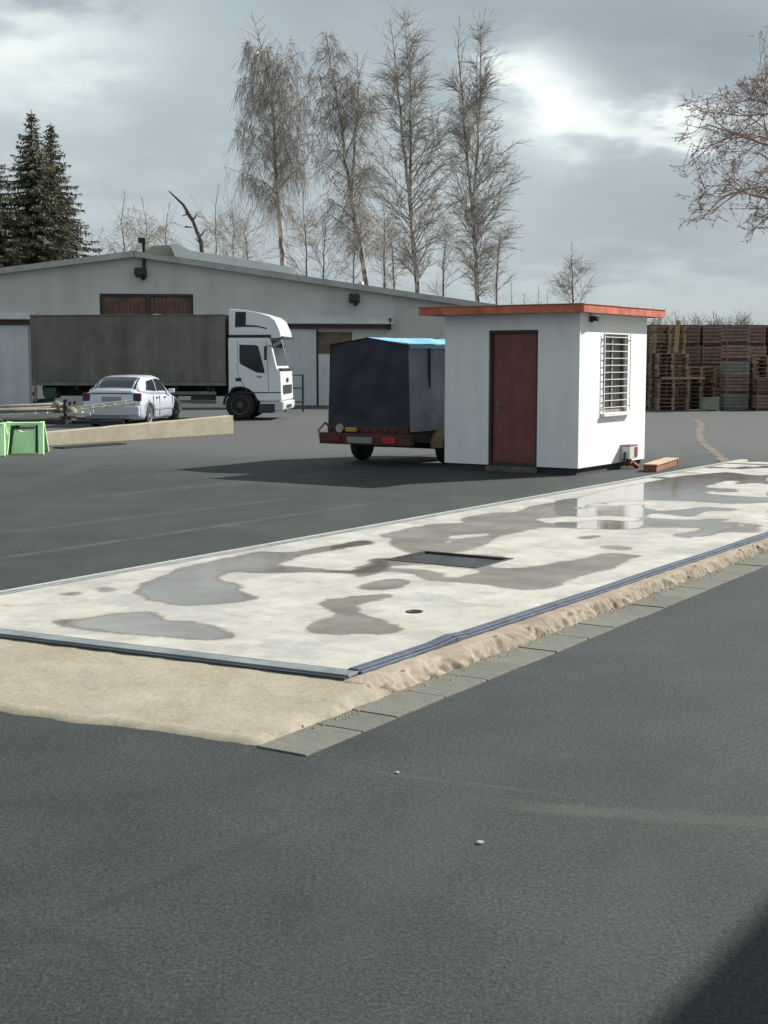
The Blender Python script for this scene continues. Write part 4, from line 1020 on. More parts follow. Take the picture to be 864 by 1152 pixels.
MB().box(x0 - .158, x0 - .14, -.17, .35, 0.39, 0.50).build('number_plate', mat('dull_plate', (0.24, 0.24, 0.23), 0.6), trailer, 0.003)
MB().lathe([(.075, -.03), (.08, 0), (.06, .03)], (x0 - .12, .52, 0.64), 'x', 16).build('reflector', mat('round_lamp', (0.42, 0.36, 0.33), 0.3), trailer)
MB().box(x0 - .13, x0 - .06, .18, .42, 0.575, 0.66).build('indicator', mat('amber_lamp', (0.45, 0.27, 0.04), 0.35), trailer, 0.02)
MB().tube([(x0 - .1, .97, 0.46), (x0 - .1, 1.0, 0.6), (x0 + .1, 1.0, 0.72), (x0 + .2, .9, 0.6)], .025, 8).build('side_hoop', mat('hoop_grey', (0.35, 0.3, 0.3), 0.5, 0.4), trailer)
trw = wheel_meshes(0.30, 0.19, 0.04, 'trailer'); M_TR2 = mat('trailer_rim', (0.2, 0.2, 0.19), 0.6, 0.4, 0.2, 8)
for y, a in ((-.93, 0), (.88, math.pi)): add_wheel(trailer, (0, y, .30), trw, M_TR2, a)
MB().tube([(0, -.85, .30), (0, .8, .30)], .05, 8).build('axle', M_CHAS, trailer)
for y in (-.93, .88):
    fm = MB(); pr = [(.37 * math.cos(math.radians(a)), .33 + .35 * math.sin(math.radians(a))) for a in range(-5, 186, 19)]
    pr += [(x * .93, .33 + (z - .33) * .93) for x, z in pr[::-1]]
    fm.prism(pr, y - .12, y + .12).build('fender', mat('tan_fender', (0.34, 0.25, 0.15), 0.6, 0, 0.2, 6), trailer)
MB().beam((x1, -.4, .42), (x1 + 1.4, 0, .42), .07, .08).build('drawbar', M_CHAS, trailer); MB().beam((x1, .4, .42), (x1 + 1.4, 0, .42), .07, .08).build('drawbar', M_CHAS, trailer)
MB().tube([(x1 + 1.3, 0, .42), (x1 + 1.3, 0, .0)], .03, 8).build('jockey_leg', M_CHAS, trailer)
MB().box(x0 + .1, x1, -.3, .3, .32, .46).build('under_frame', M_CHAS, trailer)

# ------------------------------------------------------------------ low concrete wall, grate, green barriers, loaded cart
M_CONC = rough_concrete('wall_concrete', (0.30, 0.265, 0.195), (0.42, 0.375, 0.28), (0.30, 0.15, 0.09))
A, B = ground_at(20, 504), ground_at(263, 488.3)
L_ = (B - A).length
lw = MB(); N_ = 24
for i in range(N_ + 1):
    s = i / N_; h = 0.27 + 0.19 * s + .012 * noise.noise(Vector((i * .6, 0, 4))); y1_ = .30
    lw.v += [(s * L_, 0, 0), (s * L_, .01, h), (s * L_, y1_, h), (s * L_, y1_, 0)]
for i in range(N_):
    for j in range(4): a, b = i * 4 + j, i * 4 + (j + 1) % 4; lw.f.append((a, b, b + 4, a + 4))
lw.f += [(0, 1, 2, 3), (N_ * 4 + 3, N_ * 4 + 2, N_ * 4 + 1, N_ * 4)]
lo_ = lw.build('low_wall', M_CONC, None, 0.012); lo_.location = A; lo_.rotation_euler = (0, 0, math.atan2((B - A).y, (B - A).x))
tag(lo_, 'low stained concrete retaining wall in front of the silver car', 'wall')
GP = ground_at(102, 502.3)
gt = thing('drain_grate', 'long dark iron drain grate set in the asphalt by the low wall', 'drain grate', GP, math.atan2((B - A).y, (B - A).x))
fm = MB()
for q in ((-.9, .9, -.17, -.14), (-.9, .9, .14, .17), (-.9, -.86, -.14, .14), (.86, .9, -.14, .14)): fm.box(q[0], q[1], q[2], q[3], 0.004, 0.03)
fm.build('frame', mat('iron', (0.03, 0.025, 0.025), 0.7, 0.3, 0.3, 8), gt)
bar_me = MB().box(-.02, .02, -.14, .14, 0.006, 0.022).mesh('bar'); bar_me.materials.append(MATS['iron'])
for i in range(20): o = link('bar', bar_me, None, gt); o.location = (-.82 + i * .086, 0, 0)
MB().box(-.86, .86, -.14, .14, .003, .005).build('sump', M_DARK, gt)

M_GREEN = mat('fluorescent_green_plastic', (0.60, 0.97, 0.48), 0.45, 0, 0.08, 5)
def a_frame(loc, rz, label):
    t = thing('plastic_barrier', label, 'barrier', loc, rz, None)
    W2, H2, lean = .37, .62, .40
    for s in (-1, 1):
        def Q(x, h, o=0.0):      # point on the leaning face
            k = h / H2; return Vector((x * (1 - .10 * k), s * (lean * (1 - k) + .03) + s * o, h))
        pn = MB()
        outline = [Q(-W2 * .62, .03), Q(W2 * .62, .03), Q(W2 * .6, H2 * .80), Q(W2 * .25, H2 * .72), Q(-W2 * .2, H2 * .70), Q(-W2 * .6, H2 * .78)]
        n = Vector((0, s, .6)).normalized(); m_ = len(outline)
        pn.add(outline + [p - n * .03 for p in outline], [tuple(range(m_)), tuple(range(2 * m_ - 1, m_ - 1, -1))] + [(i, (i + 1) % m_, m_ + (i + 1) % m_, m_ + i) for i in range(m_)])
        pn.build('panel', M_GREEN, t)
        for sx in (-1, 1):
            MB().beam(Q(sx * W2 * .93, 0.0, .02), Q(sx * W2 * .93, H2, .02), .11, .06, (0, 1, 0)).build('leg', M_GREEN, t, .012)
            MB().beam(Q(sx * W2 * .72, 0.06, .012), Q(sx * W2 * .72, H2 * .9, .012), .07, .03, (0, 1, 0)).build('dark_slot', mat('dark_slot', (0.012, 0.03, 0.025), 0.6), t)
        MB().beam(Q(-W2, H2 * .95, .015), Q(W2, H2 * .95, .015), .09, .06, (0, 0, 1)).build('top_rail', M_GREEN, t, .012)
        MB().beam(Q(-W2 * .5, H2 * .82, -.01), Q(W2 * .5, H2 * .82, -.01), .10, .02, (0, 0, 1)).build('handle_slot', MATS['dark_slot'], t)
    return t
gp = ground_at(23, 512); a_frame((gp.x, gp.y + .42, 0), 0.13, 'bright green plastic A-frame barrier with dark handle slot, next to the drain grate')
gp = ground_at(-22, 514); a_frame((gp.x, gp.y + .42, 0), 0.16, 'bright green plastic A-frame barrier farther from the drain grate')

ct_o = depth_at(30, 470, 33.2); cart = thing('flat_cart', 'low dark flat trailer loaded with poles and ladders behind the wall', 'flat trailer', (ct_o.x, 33.2, 0), 0.05)
M_CH2 = mat('cart_dark', (0.03, 0.03, 0.035), 0.7, 0.2, 0.3, 5)
fb = MB(); fb.box(-2.6, 1.05, -.75, -.67, .34, .44); fb.box(-2.6, 1.05, .67, .75, .34, .44)
for i in range(6): fb.box(-2.6 + i * .72, -2.53 + i * .72, -.67, .67, .35, .43)
fb.build('frame', M_CH2, cart)
MB().box(-2.6, 1.0, -.67, .67, .431, .45).build('deck_board', mat('cart_boards', (0.07, 0.055, 0.04), 0.85, 0, 0.3, 4), cart)
hb = MB()
for y in (-.68, 0, .68): hb.box(1.0, 1.06, y - .03, y + .03, .44, .92)
for z in (.52, .70, .86): hb.box(1.062, 1.09, -.72, .72, z, z + .07)
hb.build('headboard', M_CH2, cart)
ctw = wheel_meshes(0.27, 0.16, 0.03, 'cart')
for x in (-1.2, -.6):
    add_wheel(cart, (x, -.84, .27), ctw, M_TR2); add_wheel(cart, (x, .84, .27), ctw, M_TR2, math.pi)
MB().box(-1.3, -.5, -.75, .75, .24, .34).build('axle_beam', M_CH2, cart)
MB().beam((1.0, 0, .36), (2.3, 0, .36), .08, .08).build('drawbar', M_CH2, cart); MB().tube([(2.2, 0, .36), (2.2, 0, 0)], .03, 8).build('prop_leg', M_CH2, cart)
M_ALU = mat('dull_aluminium', (0.55, 0.55, 0.51), 0.5, 0.1, 0.2, 5); M_POLE = mat('pale_pole_wood', (0.27, 0.25, 0.215), 0.8, 0, 0.25, 5)
def ladder(pa, pb, gap, label, rung=.28, nrm=(0, 1, 0)):
    a, b = Vector(pa), Vector(pb); d = b - a; L0 = d.length; d.normalize(); s = Vector((0, 0, 1)).cross(d).normalized() * gap
    s.z += .05
    t = thing('ladder', label, 'ladder', a)
    for q in (0, 1): MB().beam(s * q, d * L0 + s * q, .05, .08).build('rail', M_ALU, t, .004)
    rm = MB().tube([(0, 0, 0), s], .014, 6).mesh('rung'); rm.materials.append(M_ALU)
    for i in range(int(L0 / rung)): o = link('rung', rm, None, t); o.location = d * (.14 + i * rung)
    return t
pz = lambda px, py, Y: tuple(depth_at(px, py, Y))
lz_ = .47
ladder((ct_o.x - 2.7, 32.75, lz_ + .02), (ct_o.x + 1.6, 32.85, lz_ + .10), .42, 'dull aluminium ladder lying flat on the loaded cart')
ladder(pz(50, 467, 33.6), pz(153, 454, 34.6), .36, 'pale ladder sticking out from the cart in front of the silver car')
for i, (ya, za, yb, zb) in enumerate(((33.0, .60, 33.3, .66), (33.35, .58, 33.1, .72), (33.55, .62, 33.6, .64), (33.25, .68, 33.5, .78), (32.75, .62, 32.8, .68))):
    o = MB().tube([(0, 0, 0), (1.7, (yb - ya) * .5, (zb - za) * .5 - .006), (3.3, yb - ya, zb - za)], [.042, .045, .036], 8).build('pole', M_POLE, None, smooth=True)
    o.location = (ct_o.x - 2.4 + rng.uniform(-.1, .15), ya, za)
    tag(o, 'pale wooden pole in the bundle on the flat cart', 'pole', 'poles bundled on the flat cart')
for i, (px, py) in enumerate(((64, 458), (73, 464), (80, 469))):
    p = depth_at(px, py, 33.0); o = MB().lathe([(.02, -.14), (.10, -.13), (.135, -.03), (.12, .06), (.10, .12), (.03, .14)], (0, 0, 0), 'z', 14).build('bundle_sack', mat('tan_sack', (0.27, 0.22, 0.14), 0.9, 0, 0.35, 10, 0.4, 20), None, smooth=True)
    o.location = (p.x, 33.0, max(p.z, .6)); o.rotation_euler = (.5 * i, .7, .3)
    tag(o, 'small tan tied sack at the end of the pole bundle', 'sack', 'sacks on the flat cart')

# ------------------------------------------------------------------ pallets, crates and boards along the far yard
def crate_mesh(w, d, h, name, nsl=5):
    m = MB(); p = .07
    for x in (0, w - p):
        for y in (0, d - p): m.box(x, x + p, y, y + p, 0, h)
    sh = (h - .1) / nsl
    for i in range(nsl):
        z = .10 + i * sh
        m.box(-.012, w + .012, -.024, -.001, z, z + sh * .80); m.box(-.012, w + .012, d + .001, d + .024, z, z + sh * .80)
        m.box(-.024, -.001, 0, d, z, z + sh * .80); m.box(w + .001, w + .024, 0, d, z, z + sh * .80)
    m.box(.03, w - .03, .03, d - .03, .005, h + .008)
    me = m.mesh(name); nf = len(me.polygons)
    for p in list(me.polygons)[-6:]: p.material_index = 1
    return me
def pallet_mesh(w=1.2, d=.8):
    m = MB()
    for i in range(5): y = i * (d - .12) / 4; m.box(0, w, y, y + .12, .122, .144)
    for x in (0, w / 2 - .05, w - .1):
        m.box(x, x + .1, 0, d, .10, .121)
        for y in (0, d / 2 - .06, d - .12): m.box(x, x + .1, y, y + .12, .022, .10)
        m.box(x, x + .1, 0, d, 0, .021)
    return m.mesh('pallet')
M_CRATE = mat('old_crate_wood', (0.23, 0.145, 0.115), 0.9, 0, 0.4, 4, 0.3, 40, island=0.30)
M_CRATEG = mat('grey_crate_wood', (0.25, 0.235, 0.20), 0.9, 0, 0.25, 4, 0.3, 40, island=0.2)
cm = crate_mesh(1.2, 1.0, .80, 'crate', 5); cm.materials.append(M_CRATE); M_GAP_SHADE = mat('slat_gap_shade', (0.10, 0.062, 0.05), 0.95, 0, 0.5, 7); cm.materials.append(M_GAP_SHADE)  # crate core coloured dark, painting the shade seen between the slats
cm2 = crate_mesh(.86, .8, .60, 'crate', 4); cm2.materials.append(M_CRATE); cm2.materials.append(M_GAP_SHADE)
cm2g = cm2.copy(); cm2g.materials.clear(); cm2g.materials.append(M_CRATEG); cm2g.materials.append(M_GAP_SHADE)
pm = pallet_mesh(); pm.materials.append(M_WOOD)
rc = random.Random(11)
xw0 = depth_at(716, 430, 55).x
for i in range(9):
    nrow = 4
    for k in range(nrow):
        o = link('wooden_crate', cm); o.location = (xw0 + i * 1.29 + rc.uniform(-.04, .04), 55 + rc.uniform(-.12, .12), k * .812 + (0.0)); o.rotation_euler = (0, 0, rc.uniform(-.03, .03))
        rw = ('bottom', 'second', 'third', 'top')[k]; tag(o, 'dark brown slatted crate in the %s row of the tall crate wall' % rw, 'crate', '%s row of the crate wall' % rw)
def stack(px, Y, n, z=0.0, label='', group='', rot=0.0, dx=0):
    X = depth_at(px, 440, Y).x
    for k in range(n):
        o = link('pallet', pm); o.location = (X + rc.uniform(-.025, .025), Y + rc.uniform(-.03, .03), z + k * .145); o.rotation_euler = (0, 0, rot + rc.uniform(-.03, .03))
        tag(o, label, 'pallet', group)
stack(713, 52.6, 17, 0, 'wooden pallet in the stack half hidden behind the hut', 'pallets behind the hut')
pl1 = 'wooden pallet in the lower stack beneath the long pale board'
stack(739.5, 52.0, 8, 0, pl1, 'pallets under the pale board')
bd = MB().box(-.1, 1.55, 0, .22, 0, .07).build('pale_board', mat('fresh_board', (0.36, 0.25, 0.14), 0.8, 0, 0.2, 5), None, .005)
bd.location = (depth_at(747, 440, 52).x, 52.05, 8 * .145 + .004); tag(bd, 'pale sawn board laid across the low pallet stack', 'board')
stack(738, 52.1, 6, 8 * .145 + .08, 'wooden pallet resting on top of the long pale board', 'pallets on the pale board')
stack(734, 52.2, 7, 14 * .145 + .082, 'wooden pallet topmost above the pallets on the board', 'topmost pallets')
pk = MB().beam((0, 0, 0), (.10, .12, 1.2), .16, .05, (0, 1, 0)).build('leaning_plank', MATS['fresh_board'], None, .004)
pk.location = (depth_at(759, 440, 51.9).x, 51.9, 14 * .145 + .10); tag(pk, 'short orange brown plank leaning on the topmost pallets', 'plank')
stack(772, 53.0, 11, 0, 'wooden pallet in the dark stack between board and grey box', 'pallets by the grey box', .2)
X = depth_at(816, 440, 52).x
for k in range(5):
    g_ = k in (2,)
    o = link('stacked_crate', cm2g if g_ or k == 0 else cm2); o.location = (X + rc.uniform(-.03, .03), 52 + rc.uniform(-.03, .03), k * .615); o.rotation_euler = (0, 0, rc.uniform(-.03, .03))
    tag(o, ('pale grey slatted crate halfway up the free standing crate stack' if k == 2 else 'grey slatted crate at the bottom of the free standing crate stack' if k == 0 else '%s brown slatted crate of the free standing crate stack' % {1: 'lowest', 3: 'middle', 4: 'topmost'}.get(k, '')), 'crate')
gb = thing('grey_box', 'small pale grey wooden box on the asphalt by the crates', 'box', (depth_at(798, 455, 51.3).x, 51.3, 0), .05)
MB().box(-.3, .3, -.25, .25, .04, .46).build('case', mat('pale_box', (0.23, 0.24, 0.19), 0.8, 0, 0.2, 5), gb, .006); MB().box(-.32, .32, -.27, .27, .461, .49).build('lid', MATS['pale_box'], gb, .006)
MB().box(-.3, -.2, -.25, .25, 0, .039).build('foot', MATS['pale_box'], gb); MB().box(.2, .3, -.25, .25, 0, .039).build('foot', MATS['pale_box'], gb)
stack(846, 52.5, 14, 0, 'wooden pallet in the stack beside the free standing crates, beyond the crate pair', 'pallets beyond the crate pair', .1)
for k in range(2):
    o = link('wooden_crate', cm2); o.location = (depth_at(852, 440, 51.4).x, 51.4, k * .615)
    tag(o, ('lower' if k == 0 else 'upper') + ' brown crate of the pair standing before the last pallet stack', 'crate')

# ------------------------------------------------------------------ buildings out at the right
far = thing('far_house', 'distant house with dark slate roof beyond the crates', 'house', (33.0, 96, 0), -.15)
MB().box(-6, 6, -4, 4, 0, 3.0).build('wall', mat('far_render', (0.45, 0.43, 0.40), 0.9), far)
MB().prism([(-6.6, 2.7), (6.6, 2.7), (0, 8.2)], -4.5, 4.5).build('roof', mat('slate', (0.06, 0.06, 0.075), 0.7, 0, 0.2, 2), far)
for x in (-3, 2): MB().box(x, x + 1.2, -4.03, -3.99, 1.0, 2.2).build('window', M_GLASS, far)
SH = 9.0; off = SH / math.tan(SUN_EL); sp0 = ground_at(864, 1015)
ob = sp0 + Vector((math.sin(SUN_AZ), math.cos(SUN_AZ), 0)) * off
off_b = thing('office_block', 'tall plain rendered building standing beside the yard, shading the asphalt', 'building', (ob.x, ob.y, 0), WB_RZ)
MB().box(-7.5, 5, -8, -0.15, 0, SH - .25).build('wall', mat('office_render', (0.5, 0.48, 0.43), 0.9, 0, 0.1, 1, streak=.15), off_b)
MB().box(-7.8, 5.3, -8.2, 0, SH - .249, SH).build('roof', MATS['roofing_felt'], off_b)
for f in range(3):
    for i in range(4):
        w_ = MB().box(-6.6 + i * 3, -5.2 + i * 3, -.16, -.12, 1.0 + f * 2.8, 2.4 + f * 2.8).build('window', M_FRAME, off_b); MB().box(-6.5 + i * 3, -5.3 + i * 3, -.119, -.115, 1.1 + f * 2.8, 2.3 + f * 2.8).build('pane', M_GLASS, w_)

# ------------------------------------------------------------------ trees
class Twigs:
    """thin ribbons, two crossed faces per run would be wasted at this size: one face each, turned at random"""
    def __init__(s): s.v = []; s.f = []
    def add(s, pts, w0, w1, r):
        ax = Vector((r.uniform(-1, 1), r.uniform(-1, 1), r.uniform(-.3, .3))).normalized(); o = len(s.v); n = len(pts)
        for i, p in enumerate(pts):
            w = w0 + (w1 - w0) * i / (n - 1); d = (pts[min(i + 1, n - 1)] - pts[max(i - 1, 0)]); sd_ = d.cross(ax)
            if sd_.length < 1e-6: sd_ = Vector((1, 0, 0))
            sd_.normalize(); sd_ *= w / 2
            s.v.append(p + sd_); s.v.append(p - sd_)
        for i in range(n - 1): a = o + 2 * i; s.f.append((a, a + 1, a + 3, a + 2))
def rnd_dir(r): 
    a = r.uniform(0, 2 * math.pi); return Vector((math.cos(a), math.sin(a), 0))
def walk(p, d, L, n, r, wob, pull):
    """polyline that wanders and is pulled up or down"""
    pts = [p.copy()]; d = d.normalized()
    for i in range(n):
        d = (d + Vector((r.gauss(0, wob), r.gauss(0, wob), r.gauss(0, wob))) + Vector((0, 0, pull))).normalized()
        p = p + d * (L / n); pts.append(p.copy())
    return pts
def path_at(pts, t):
    k = t * (len(pts) - 1); i = min(int(k), len(pts) - 2); return pts[i].lerp(pts[i + 1], k - i), (pts[i + 1] - pts[i]).normalized()
def bare_tree(name, label, stems, r0, seed, m_trunk, m_br, m_tw, n1, len1, up, n2, n3, twig_len, droop, start=.2, group=None, cat='tree', w_tw=.0145, wob=.12, sec=.5, loc=None, side=None):
    r = random.Random(seed); base = stems[0][0].copy(); base.z = 0
    t = thing(name, label, cat, base, 0, group)
    tm = MB(); br = MB(); tw = Twigs()
    for k, st in enumerate(stems):
        st = [p - base for p in st]
        n = len(st); rr = r0 * (1 if k == 0 else .55)
        fine = []
        for i in range(n - 1):
            for j in range(4): fine.append(st[i].lerp(st[i + 1], j / 4) + Vector((r.gauss(0, .02), r.gauss(0, .02), 0)))
        fine.append(st[-1])
        tm.tube(fine, [max(.012, rr * (1 - i / (len(fine) - 1)) ** .8) for i in range(len(fine))], 8)
        cnt = int(n1 * (1 if k == 0 else .5))
        for q in range(cnt):
            f = start + (1 - start) * ((q + r.random()) / cnt) ** 1.15 * .97 if k == 0 else .1 + .9 * (q + r.random()) / cnt
            p, td = path_at(st, min(.995, f)); L = len1(f) * r.uniform(.65, 1.15) * (1 if k == 0 else .75)
            d = rnd_dir(r)
            if side is not None: d = (d + side * r.uniform(0, 1.6)).normalized()
            d = d * math.cos(up) + Vector((0, 0, math.sin(up)))
            pts = walk(p, d, L, 7, r, wob, .05 - droop * .12)
            rb = max(.010, rr * .26 * (1 - f) ** .6 + .006)
            br.tube(pts, [rb * (1 - i / 8.5) for i in range(8)], 4, False)
            for a in range(max(2, int(n2 * min(1.2, .25 + .75 * L / len1(.5))))):
                ff = .18 + .82 * (a + r.random()) / n2; p2, d2 = path_at(pts, min(.99, ff))
                dd = (d2 + rnd_dir(r) * .9 + Vector((0, 0, r.uniform(-.1, .5) - droop * .5))).normalized()
                L2 = L * sec * r.uniform(.4, 1.0) * (1.15 - .6 * ff)
                q2 = walk(p2, dd, L2, 4, r, wob * 1.5, -.02 - droop * .22)
                tw.add(q2, w_tw * 1.7, w_tw, r)
                for b in range(max(2, int(n3 * min(1.2, .3 + .7 * L / len1(.5))))):
                    p3, d3 = path_at(q2, min(.99, .15 + .85 * (b + r.random()) / n3))
                    d4 = (d3 * (1 - droop * .7) + rnd_dir(r) * .55 + Vector((0, 0, .15 - droop * 1.6))).normalized()
                    tw.add(walk(p3, d4, twig_len * r.uniform(.4, 1.2), 3, r, .16, -droop * .4), w_tw, w_tw * .6, r)
    tm.build('trunk', m_trunk, t, smooth=True)
    c = link('crown', np_mesh('crown', br.v + [tuple(v) for v in tw.v], np.array([f for f in br.f] + tw.f)), m_br, t)
    return t
M_BIRCH = node_mat('birch_bark')
def birch_mat():
    m, N, L, b = M_BIRCH; t = N.new('ShaderNodeTexCoord').outputs['Object']
    mp = N.new('ShaderNodeMapping'); mp.inputs['Scale'].default_value = (1, 1, .35); L.new(t, mp.inputs[0])
    f = mrange(N, L, nz(N, L, mp.outputs[0], 5, 4, .7), .42, .58)
    L.new(cmix(N, L, f, (0.10, 0.085, 0.075), (0.50, 0.47, 0.42)), b.inputs['Base Color']); b.inputs['Roughness'].default_value = .85
    return m
M_BB = birch_mat()
M_TWIG = mat('birch_twig', (0.31, 0.285, 0.255), 0.9, 0, 0.3, .6)
M_TWIG2 = mat('purple_twig', (0.36, 0.265, 0.24), 0.9, 0, 0.3, .6)
M_BARK = mat('dark_bark', (0.07, 0.055, 0.045), 0.95, 0, 0.35, 4)
def stem(Y, pts, r=None): 
    P = [depth_at(x, y, Y) for x, y in pts]
    b = P[0].copy(); b.z = 0; b.x = P[0].x + (P[0].x - P[1].x) * .3
    return [b] + P
BG = 'birches behind the warehouse'
bell = lambda a, lo, top: (lambda f: a * max(.15, min(1, (f - lo + .25) / .35)) * max(.16, (1 - max(0, f - top) / (1.02 - top)) ** .7))
bare_tree('birch_tree', 'tall weeping birch with hanging twigs, next to the broken leaning trunk', [stem(74, [(319, 312), (316, 260), (311, 205), (309, 150), (306, 100), (296, 60), (283, 12)])], .17, 1, M_BB, M_TWIG, None, 72, bell(3.1, .3, .6), .85, 10, 9, 1.5, .80, .33, BG)
bare_tree('birch_tree', 'birch with pale leaning trunk standing next to the weeping birch', [stem(72, [(413, 322), (406, 280), (398, 235), (389, 180), (383, 130), (374, 80), (366, 30)]), [depth_at(*q, 72) for q in ((395, 220), (400, 150), (404, 95), (402, 60))]], .16, 2, M_BB, M_TWIG, None, 66, bell(2.9, .3, .6), .85, 10, 8, 1.2, .5, .25, BG)
bare_tree('birch_tree', 'dense upright birch with dark trunk and second stem from mid height', [stem(70, [(470, 332), (466, 280), (461, 225), (463, 150), (461, 80), (454, 12)]), [depth_at(*q, 70) for q in ((461, 215), (453, 160), (449, 110), (443, 50), (438, 22))]], .16, 3, M_BB, M_TWIG, None, 70, bell(3.3, .28, .5), .8, 10, 8, 1.0, .08, .2, BG)
bare_tree('birch_tree', 'tall narrow birch with twin stems, nearest to the hut roof', [stem(68, [(538, 344), (535, 290), (532, 240), (537, 170), (541, 90), (541, 18)]), [depth_at(*q, 68) for q in ((532, 245), (526, 180), (521, 120), (516, 60), (517, 18))]], .14, 4, M_BB, M_TWIG, None, 72, bell(2.7, .26, .5), .9, 10, 8, 1.0, .05, .18, BG)
# lower growth behind the roof
SG = 'bare saplings behind the warehouse roof'
k = 0
for px, top, Y, L, lb in ((140, 214, 84, 2.4, ''), (165, 222, 86, 2.6, ''), (187, 228, 82, 2.2, ''), (244, 205, 80, 1.8, ''), (262, 225, 83, 2.0, ''), (278, 235, 85, 2.2, ''), (345, 215, 82, 2.5, ''), (364, 230, 84, 2.4, ''), (432, 215, 80, 2.6, ''), (442, 250, 82, 2.6, ''), (500, 245, 82, 2.4, ''), (398, 240, 86, 2.8, ''), (560, 262, 84, 2.0, '')):
    k += 1
    wh = 'between the spruces and the broken trunk' if px < 200 else 'between the broken trunk and the weeping birch' if px < 300 else 'between the weeping birch and the forked birches' if px < 420 else 'among the forked birches near the hut'
    bare_tree('bare_sapling', 'thin bare sapling behind the roof ' + wh, [stem(Y, [(px + rng.uniform(-3, 3), 330), (px, 285), (px + rng.uniform(-4, 4), (top + 285) / 2), (px + rng.uniform(-6, 6), top)])], .06, 20 + k, M_BARK, M_TWIG, None, 26, bell(L * 1.1, .25, .45), .95, 6, 6, 1.1, .45 if px < 200 else .08, .12, 'saplings ' + wh)
# broken leaning trunk
sn = [depth_at(*q, 79) for q in ((229, 300), (226, 272), (217, 248), (206, 230), (190, 215))]; b0 = sn[0].copy(); b0.z = 0
sg_ = thing('broken_trunk', 'dark broken leaning trunk with short stubs above the roof', 'dead tree', b0)
MB().tube([b0 - b0] + [p - b0 for p in sn], [.17, .14, .11, .095, .08, .03], 7).build('trunk', M_BARK, sg_, smooth=True)
lb_ = MB()
for i, (a, b) in enumerate((((224, 268), (231, 258)), ((217, 248), (222, 240)), ((213, 240), (205, 243)), ((217, 250), (208, 238)), ((226, 275), (220, 268)), ((208, 255), (217, 256)))):
    lb_.tube([depth_at(*a, 79) - b0, depth_at(*b, 79) - b0], [.06, .025], 6)
lb_.build('stub', M_BARK, sg_)
# lone small birch and far shrubs at the right
bare_tree('small_birch', 'small lone birch seen above the hut roof', [stem(96, [(645, 350), (644, 325), (643, 300), (643, 272)])], .08, 41, M_BARK, M_TWIG, None, 30, bell(2.0, .2, .35), .85, 7, 6, .9, .1, .1)
FS = 'thin saplings beyond the yard'
for i, (px, top) in enumerate(((606, 322), (616, 330), (736, 346), (741, 352), (760, 352), (803, 350), (806, 353), (829, 354), (838, 351), (786, 356), (590, 330), (575, 315), (820, 357), (770, 357))):
    bare_tree('far_sapling', 'thin bare sapling showing above the ' + ('hut roof' if px < 700 else 'crate wall'), [stem(88, [(px, 385), (px + .5, (385 + top) / 2), (px, top)])], .05, 60 + i, M_BARK, M_TWIG, None, 14, bell(1.1, .3, .5), .9, 5, 4, .8, .1, .35, FS + (' above the hut' if px < 700 else ' above the crates'))
# big bare tree at the right edge
tb0 = Vector((19.4, 60, 0))
rt = random.Random(5)
big = thing('bare_tree', 'large spreading bare tree with reddish brown knotty branches', 'tree', tb0)
tm = MB(); tm.tube([(0, 0, 0), (.1, 0, 2.5), (0, .1, 5), (.1, 0, 8), (.3, 0, 11), (.2, .1, 14.5), (.3, 0, 17)], [.42, .36, .32, .27, .2, .12, .03], 10); tm.build('trunk', M_BARK, big, smooth=True)
bb = MB(); tw = Twigs()
def limb(p, d, L, rad, depth):
    n = 7; pts = walk(p, d, L, n, rt, .20, .03 if depth == 0 else .0)
    if depth <= 2: bb.tube(pts, [max(.008, rad * (1 - .8 * i / n)) for i in range(n + 1)], 5 if depth < 1 else 4, False)
    else: tw.add(pts[::2] + [pts[-1]], .03, .016, rt)
    if depth == 3: return
    for i in range((7, 7, 6)[depth]):
        f = .25 + .75 * (i + rt.random()) / (7, 7, 6)[depth]; p2, d2 = path_at(pts, min(.99, f))
        dd = (d2 * .8 + Vector((rt.gauss(0, .6), rt.gauss(0, .6), rt.gauss(.0, .5)))).normalized()
        limb(p2, dd, L * rt.uniform(.35, .6) * (1.2 - .5 * f), rad * .5 * (1.1 - .5 * f), depth + 1)
for px, py, z0_, r_b in ((790, 216, 7.6, .10), (792, 196, 8.4, .10), (782, 140, 10.0, .10), (812, 92, 11.5, .08), (840, 70, 13, .07), (820, 180, 9.0, .08), (838, 206, 8.0, .07), (800, 160, 9.6, .07)):
    tgt = depth_at(px, py, 60 + rt.uniform(-1.5, 1.5)) - tb0; p = Vector((.1, 0, z0_)); v = tgt - p
    limb(p, v + Vector((0, 0, -.05 * v.length)), v.length * .95, r_b, 0)
for i in range(10):
    d = rnd_dir(rt); d.x = abs(d.x); limb(Vector((.1, 0, 6 + i)), d + Vector((0, 0, .35)), 5.5 - .3 * i, .12, 0)
for v in tw.v: pass
link('crown', np_mesh('crown', bb.v + [tuple(v) for v in tw.v], np.array(bb.f + tw.f)), M_TWIG2, big)

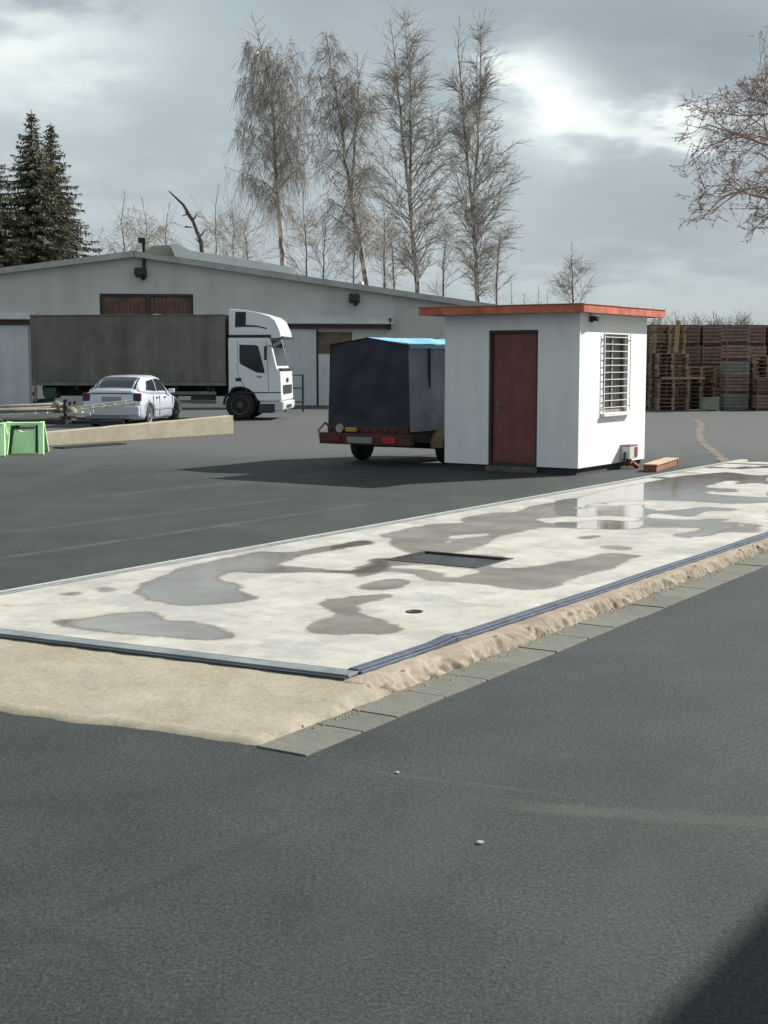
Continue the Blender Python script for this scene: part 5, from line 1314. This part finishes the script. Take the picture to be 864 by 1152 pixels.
# spruces
M_NEED = mat('spruce_needles', (0.082, 0.092, 0.050), 0.85, 0, 0.4, 0.9, tint=(0.18, 0.16, 0.098))
def spruce(label, px, top, Y, half, seed, lean=0.0):
    """whorls of drooping boughs, each bough a comb of narrow hanging side sprays"""
    r = random.Random(seed); tp_ = depth_at(px, top, Y); H = tp_.z; t = thing('spruce_tree', label, 'tree', (tp_.x - lean, Y, 0), 0, None)
    MB().tube([(0, 0, 0), (lean * .5, 0, H * .5), (lean, 0, H)], [.26, .15, .012], 8).build('trunk', M_BARK, t, smooth=True)
    V = []; F = []
    def blade(a, b, w):
        q = (b - a).cross(Vector((r.gauss(0, .7), r.gauss(0, .7), r.gauss(0, .7)))).normalized() * w
        o = len(V); V.extend([a - q * .7, a + q * .7, a.lerp(b, .55) + q, b, ]); F.append((o, o + 1, o + 2, o + 3))
    z = 1.2
    while z < H - .15:
        f = z / H; rad = half * (1 - f) ** .92 * r.uniform(.82, 1.12) + .05; nb = max(6, int(15 * (1 - f) + 5)); ph = r.random() * 6
        for b in range(nb):
            a = ph + 2 * math.pi * b / nb + r.uniform(-.25, .25); L = rad * r.uniform(.7, 1.15); d = Vector((math.cos(a), math.sin(a), 0)); sd_ = Vector((-d.y, d.x, 0))
            zb = z + r.uniform(-.14, .14); up0 = .5 * max(0, f - .6); dr = (.42 - .25 * f) * r.uniform(.7, 1.3); ns = max(4, int(L / .085))
            P = lambda g: Vector((lean * zb / H, 0, zb)) + d * (L * g) + Vector((0, 0, L * (up0 * g - dr * g ** 1.1 + .34 * dr * max(0, g - .6) * 2)))
            for s in range(ns):
                g = (s + r.random()) / ns; c = P(g); ln = (.16 + .42 * (1 - g) ** .7 * min(1, L * .6))
                for sg in (-1, 1):
                    e = c + (sd_ * sg * r.uniform(.5, 1) + d * r.uniform(.4, 1.0)).normalized() * ln * r.uniform(.6, 1.1) + Vector((0, 0, -ln * r.uniform(.1, .8)))
                    blade(c, e, r.uniform(.030, .055))
                if r.random() < .6: blade(c, c + Vector((r.gauss(0, .03), r.gauss(0, .03), -r.uniform(.15, .38))), r.uniform(.02, .04))
            blade(P(.9), P(1.0) + d * .12 + Vector((0, 0, .04)), .03)
        z += .20 + .12 * (1 - f)
    for k_ in range(10): blade(Vector((lean, 0, H - .04 * k_)), Vector((lean, 0, H - .04 * k_)) + rnd_dir(r) * (.05 + .02 * k_) + Vector((0, 0, .05)), .015)
    link('crown', np_mesh('crown', V, np.array(F)), M_NEED, t)
spruce('tall dark spruce standing behind the left end of the warehouse', 35, 124, 72, 5.4, 1)
spruce('slightly lower spruce close beside the taller one behind the warehouse', 57, 138, 75, 4.9, 2)
spruce('lower dark spruce on the outer side of the tallest spruce', -14, 150, 70, 5.0, 3)
# pebbles on the near asphalt
for px, py, s_ in ((540, 949, .015), (447, 870, .011)):
    p = ground_at(px, py); me = bmesh.new(); bmesh.ops.create_icosphere(me, subdivisions=2, radius=s_)
    for v in me.verts: v.co *= 1 + .3 * noise.noise(v.co * 60 + Vector((px, 0, 0))); v.co.z *= .55
    m2 = bpy.data.meshes.new('pebble'); me.to_mesh(m2); me.free()
    o = link('pebble', m2, mat('pale_stone', (0.42, 0.38, 0.31), 0.9)); o.location = (p.x, p.y, s_ * .3); tag(o, 'small pale pebble lying on the bare asphalt', 'pebble', 'pebbles on the asphalt')
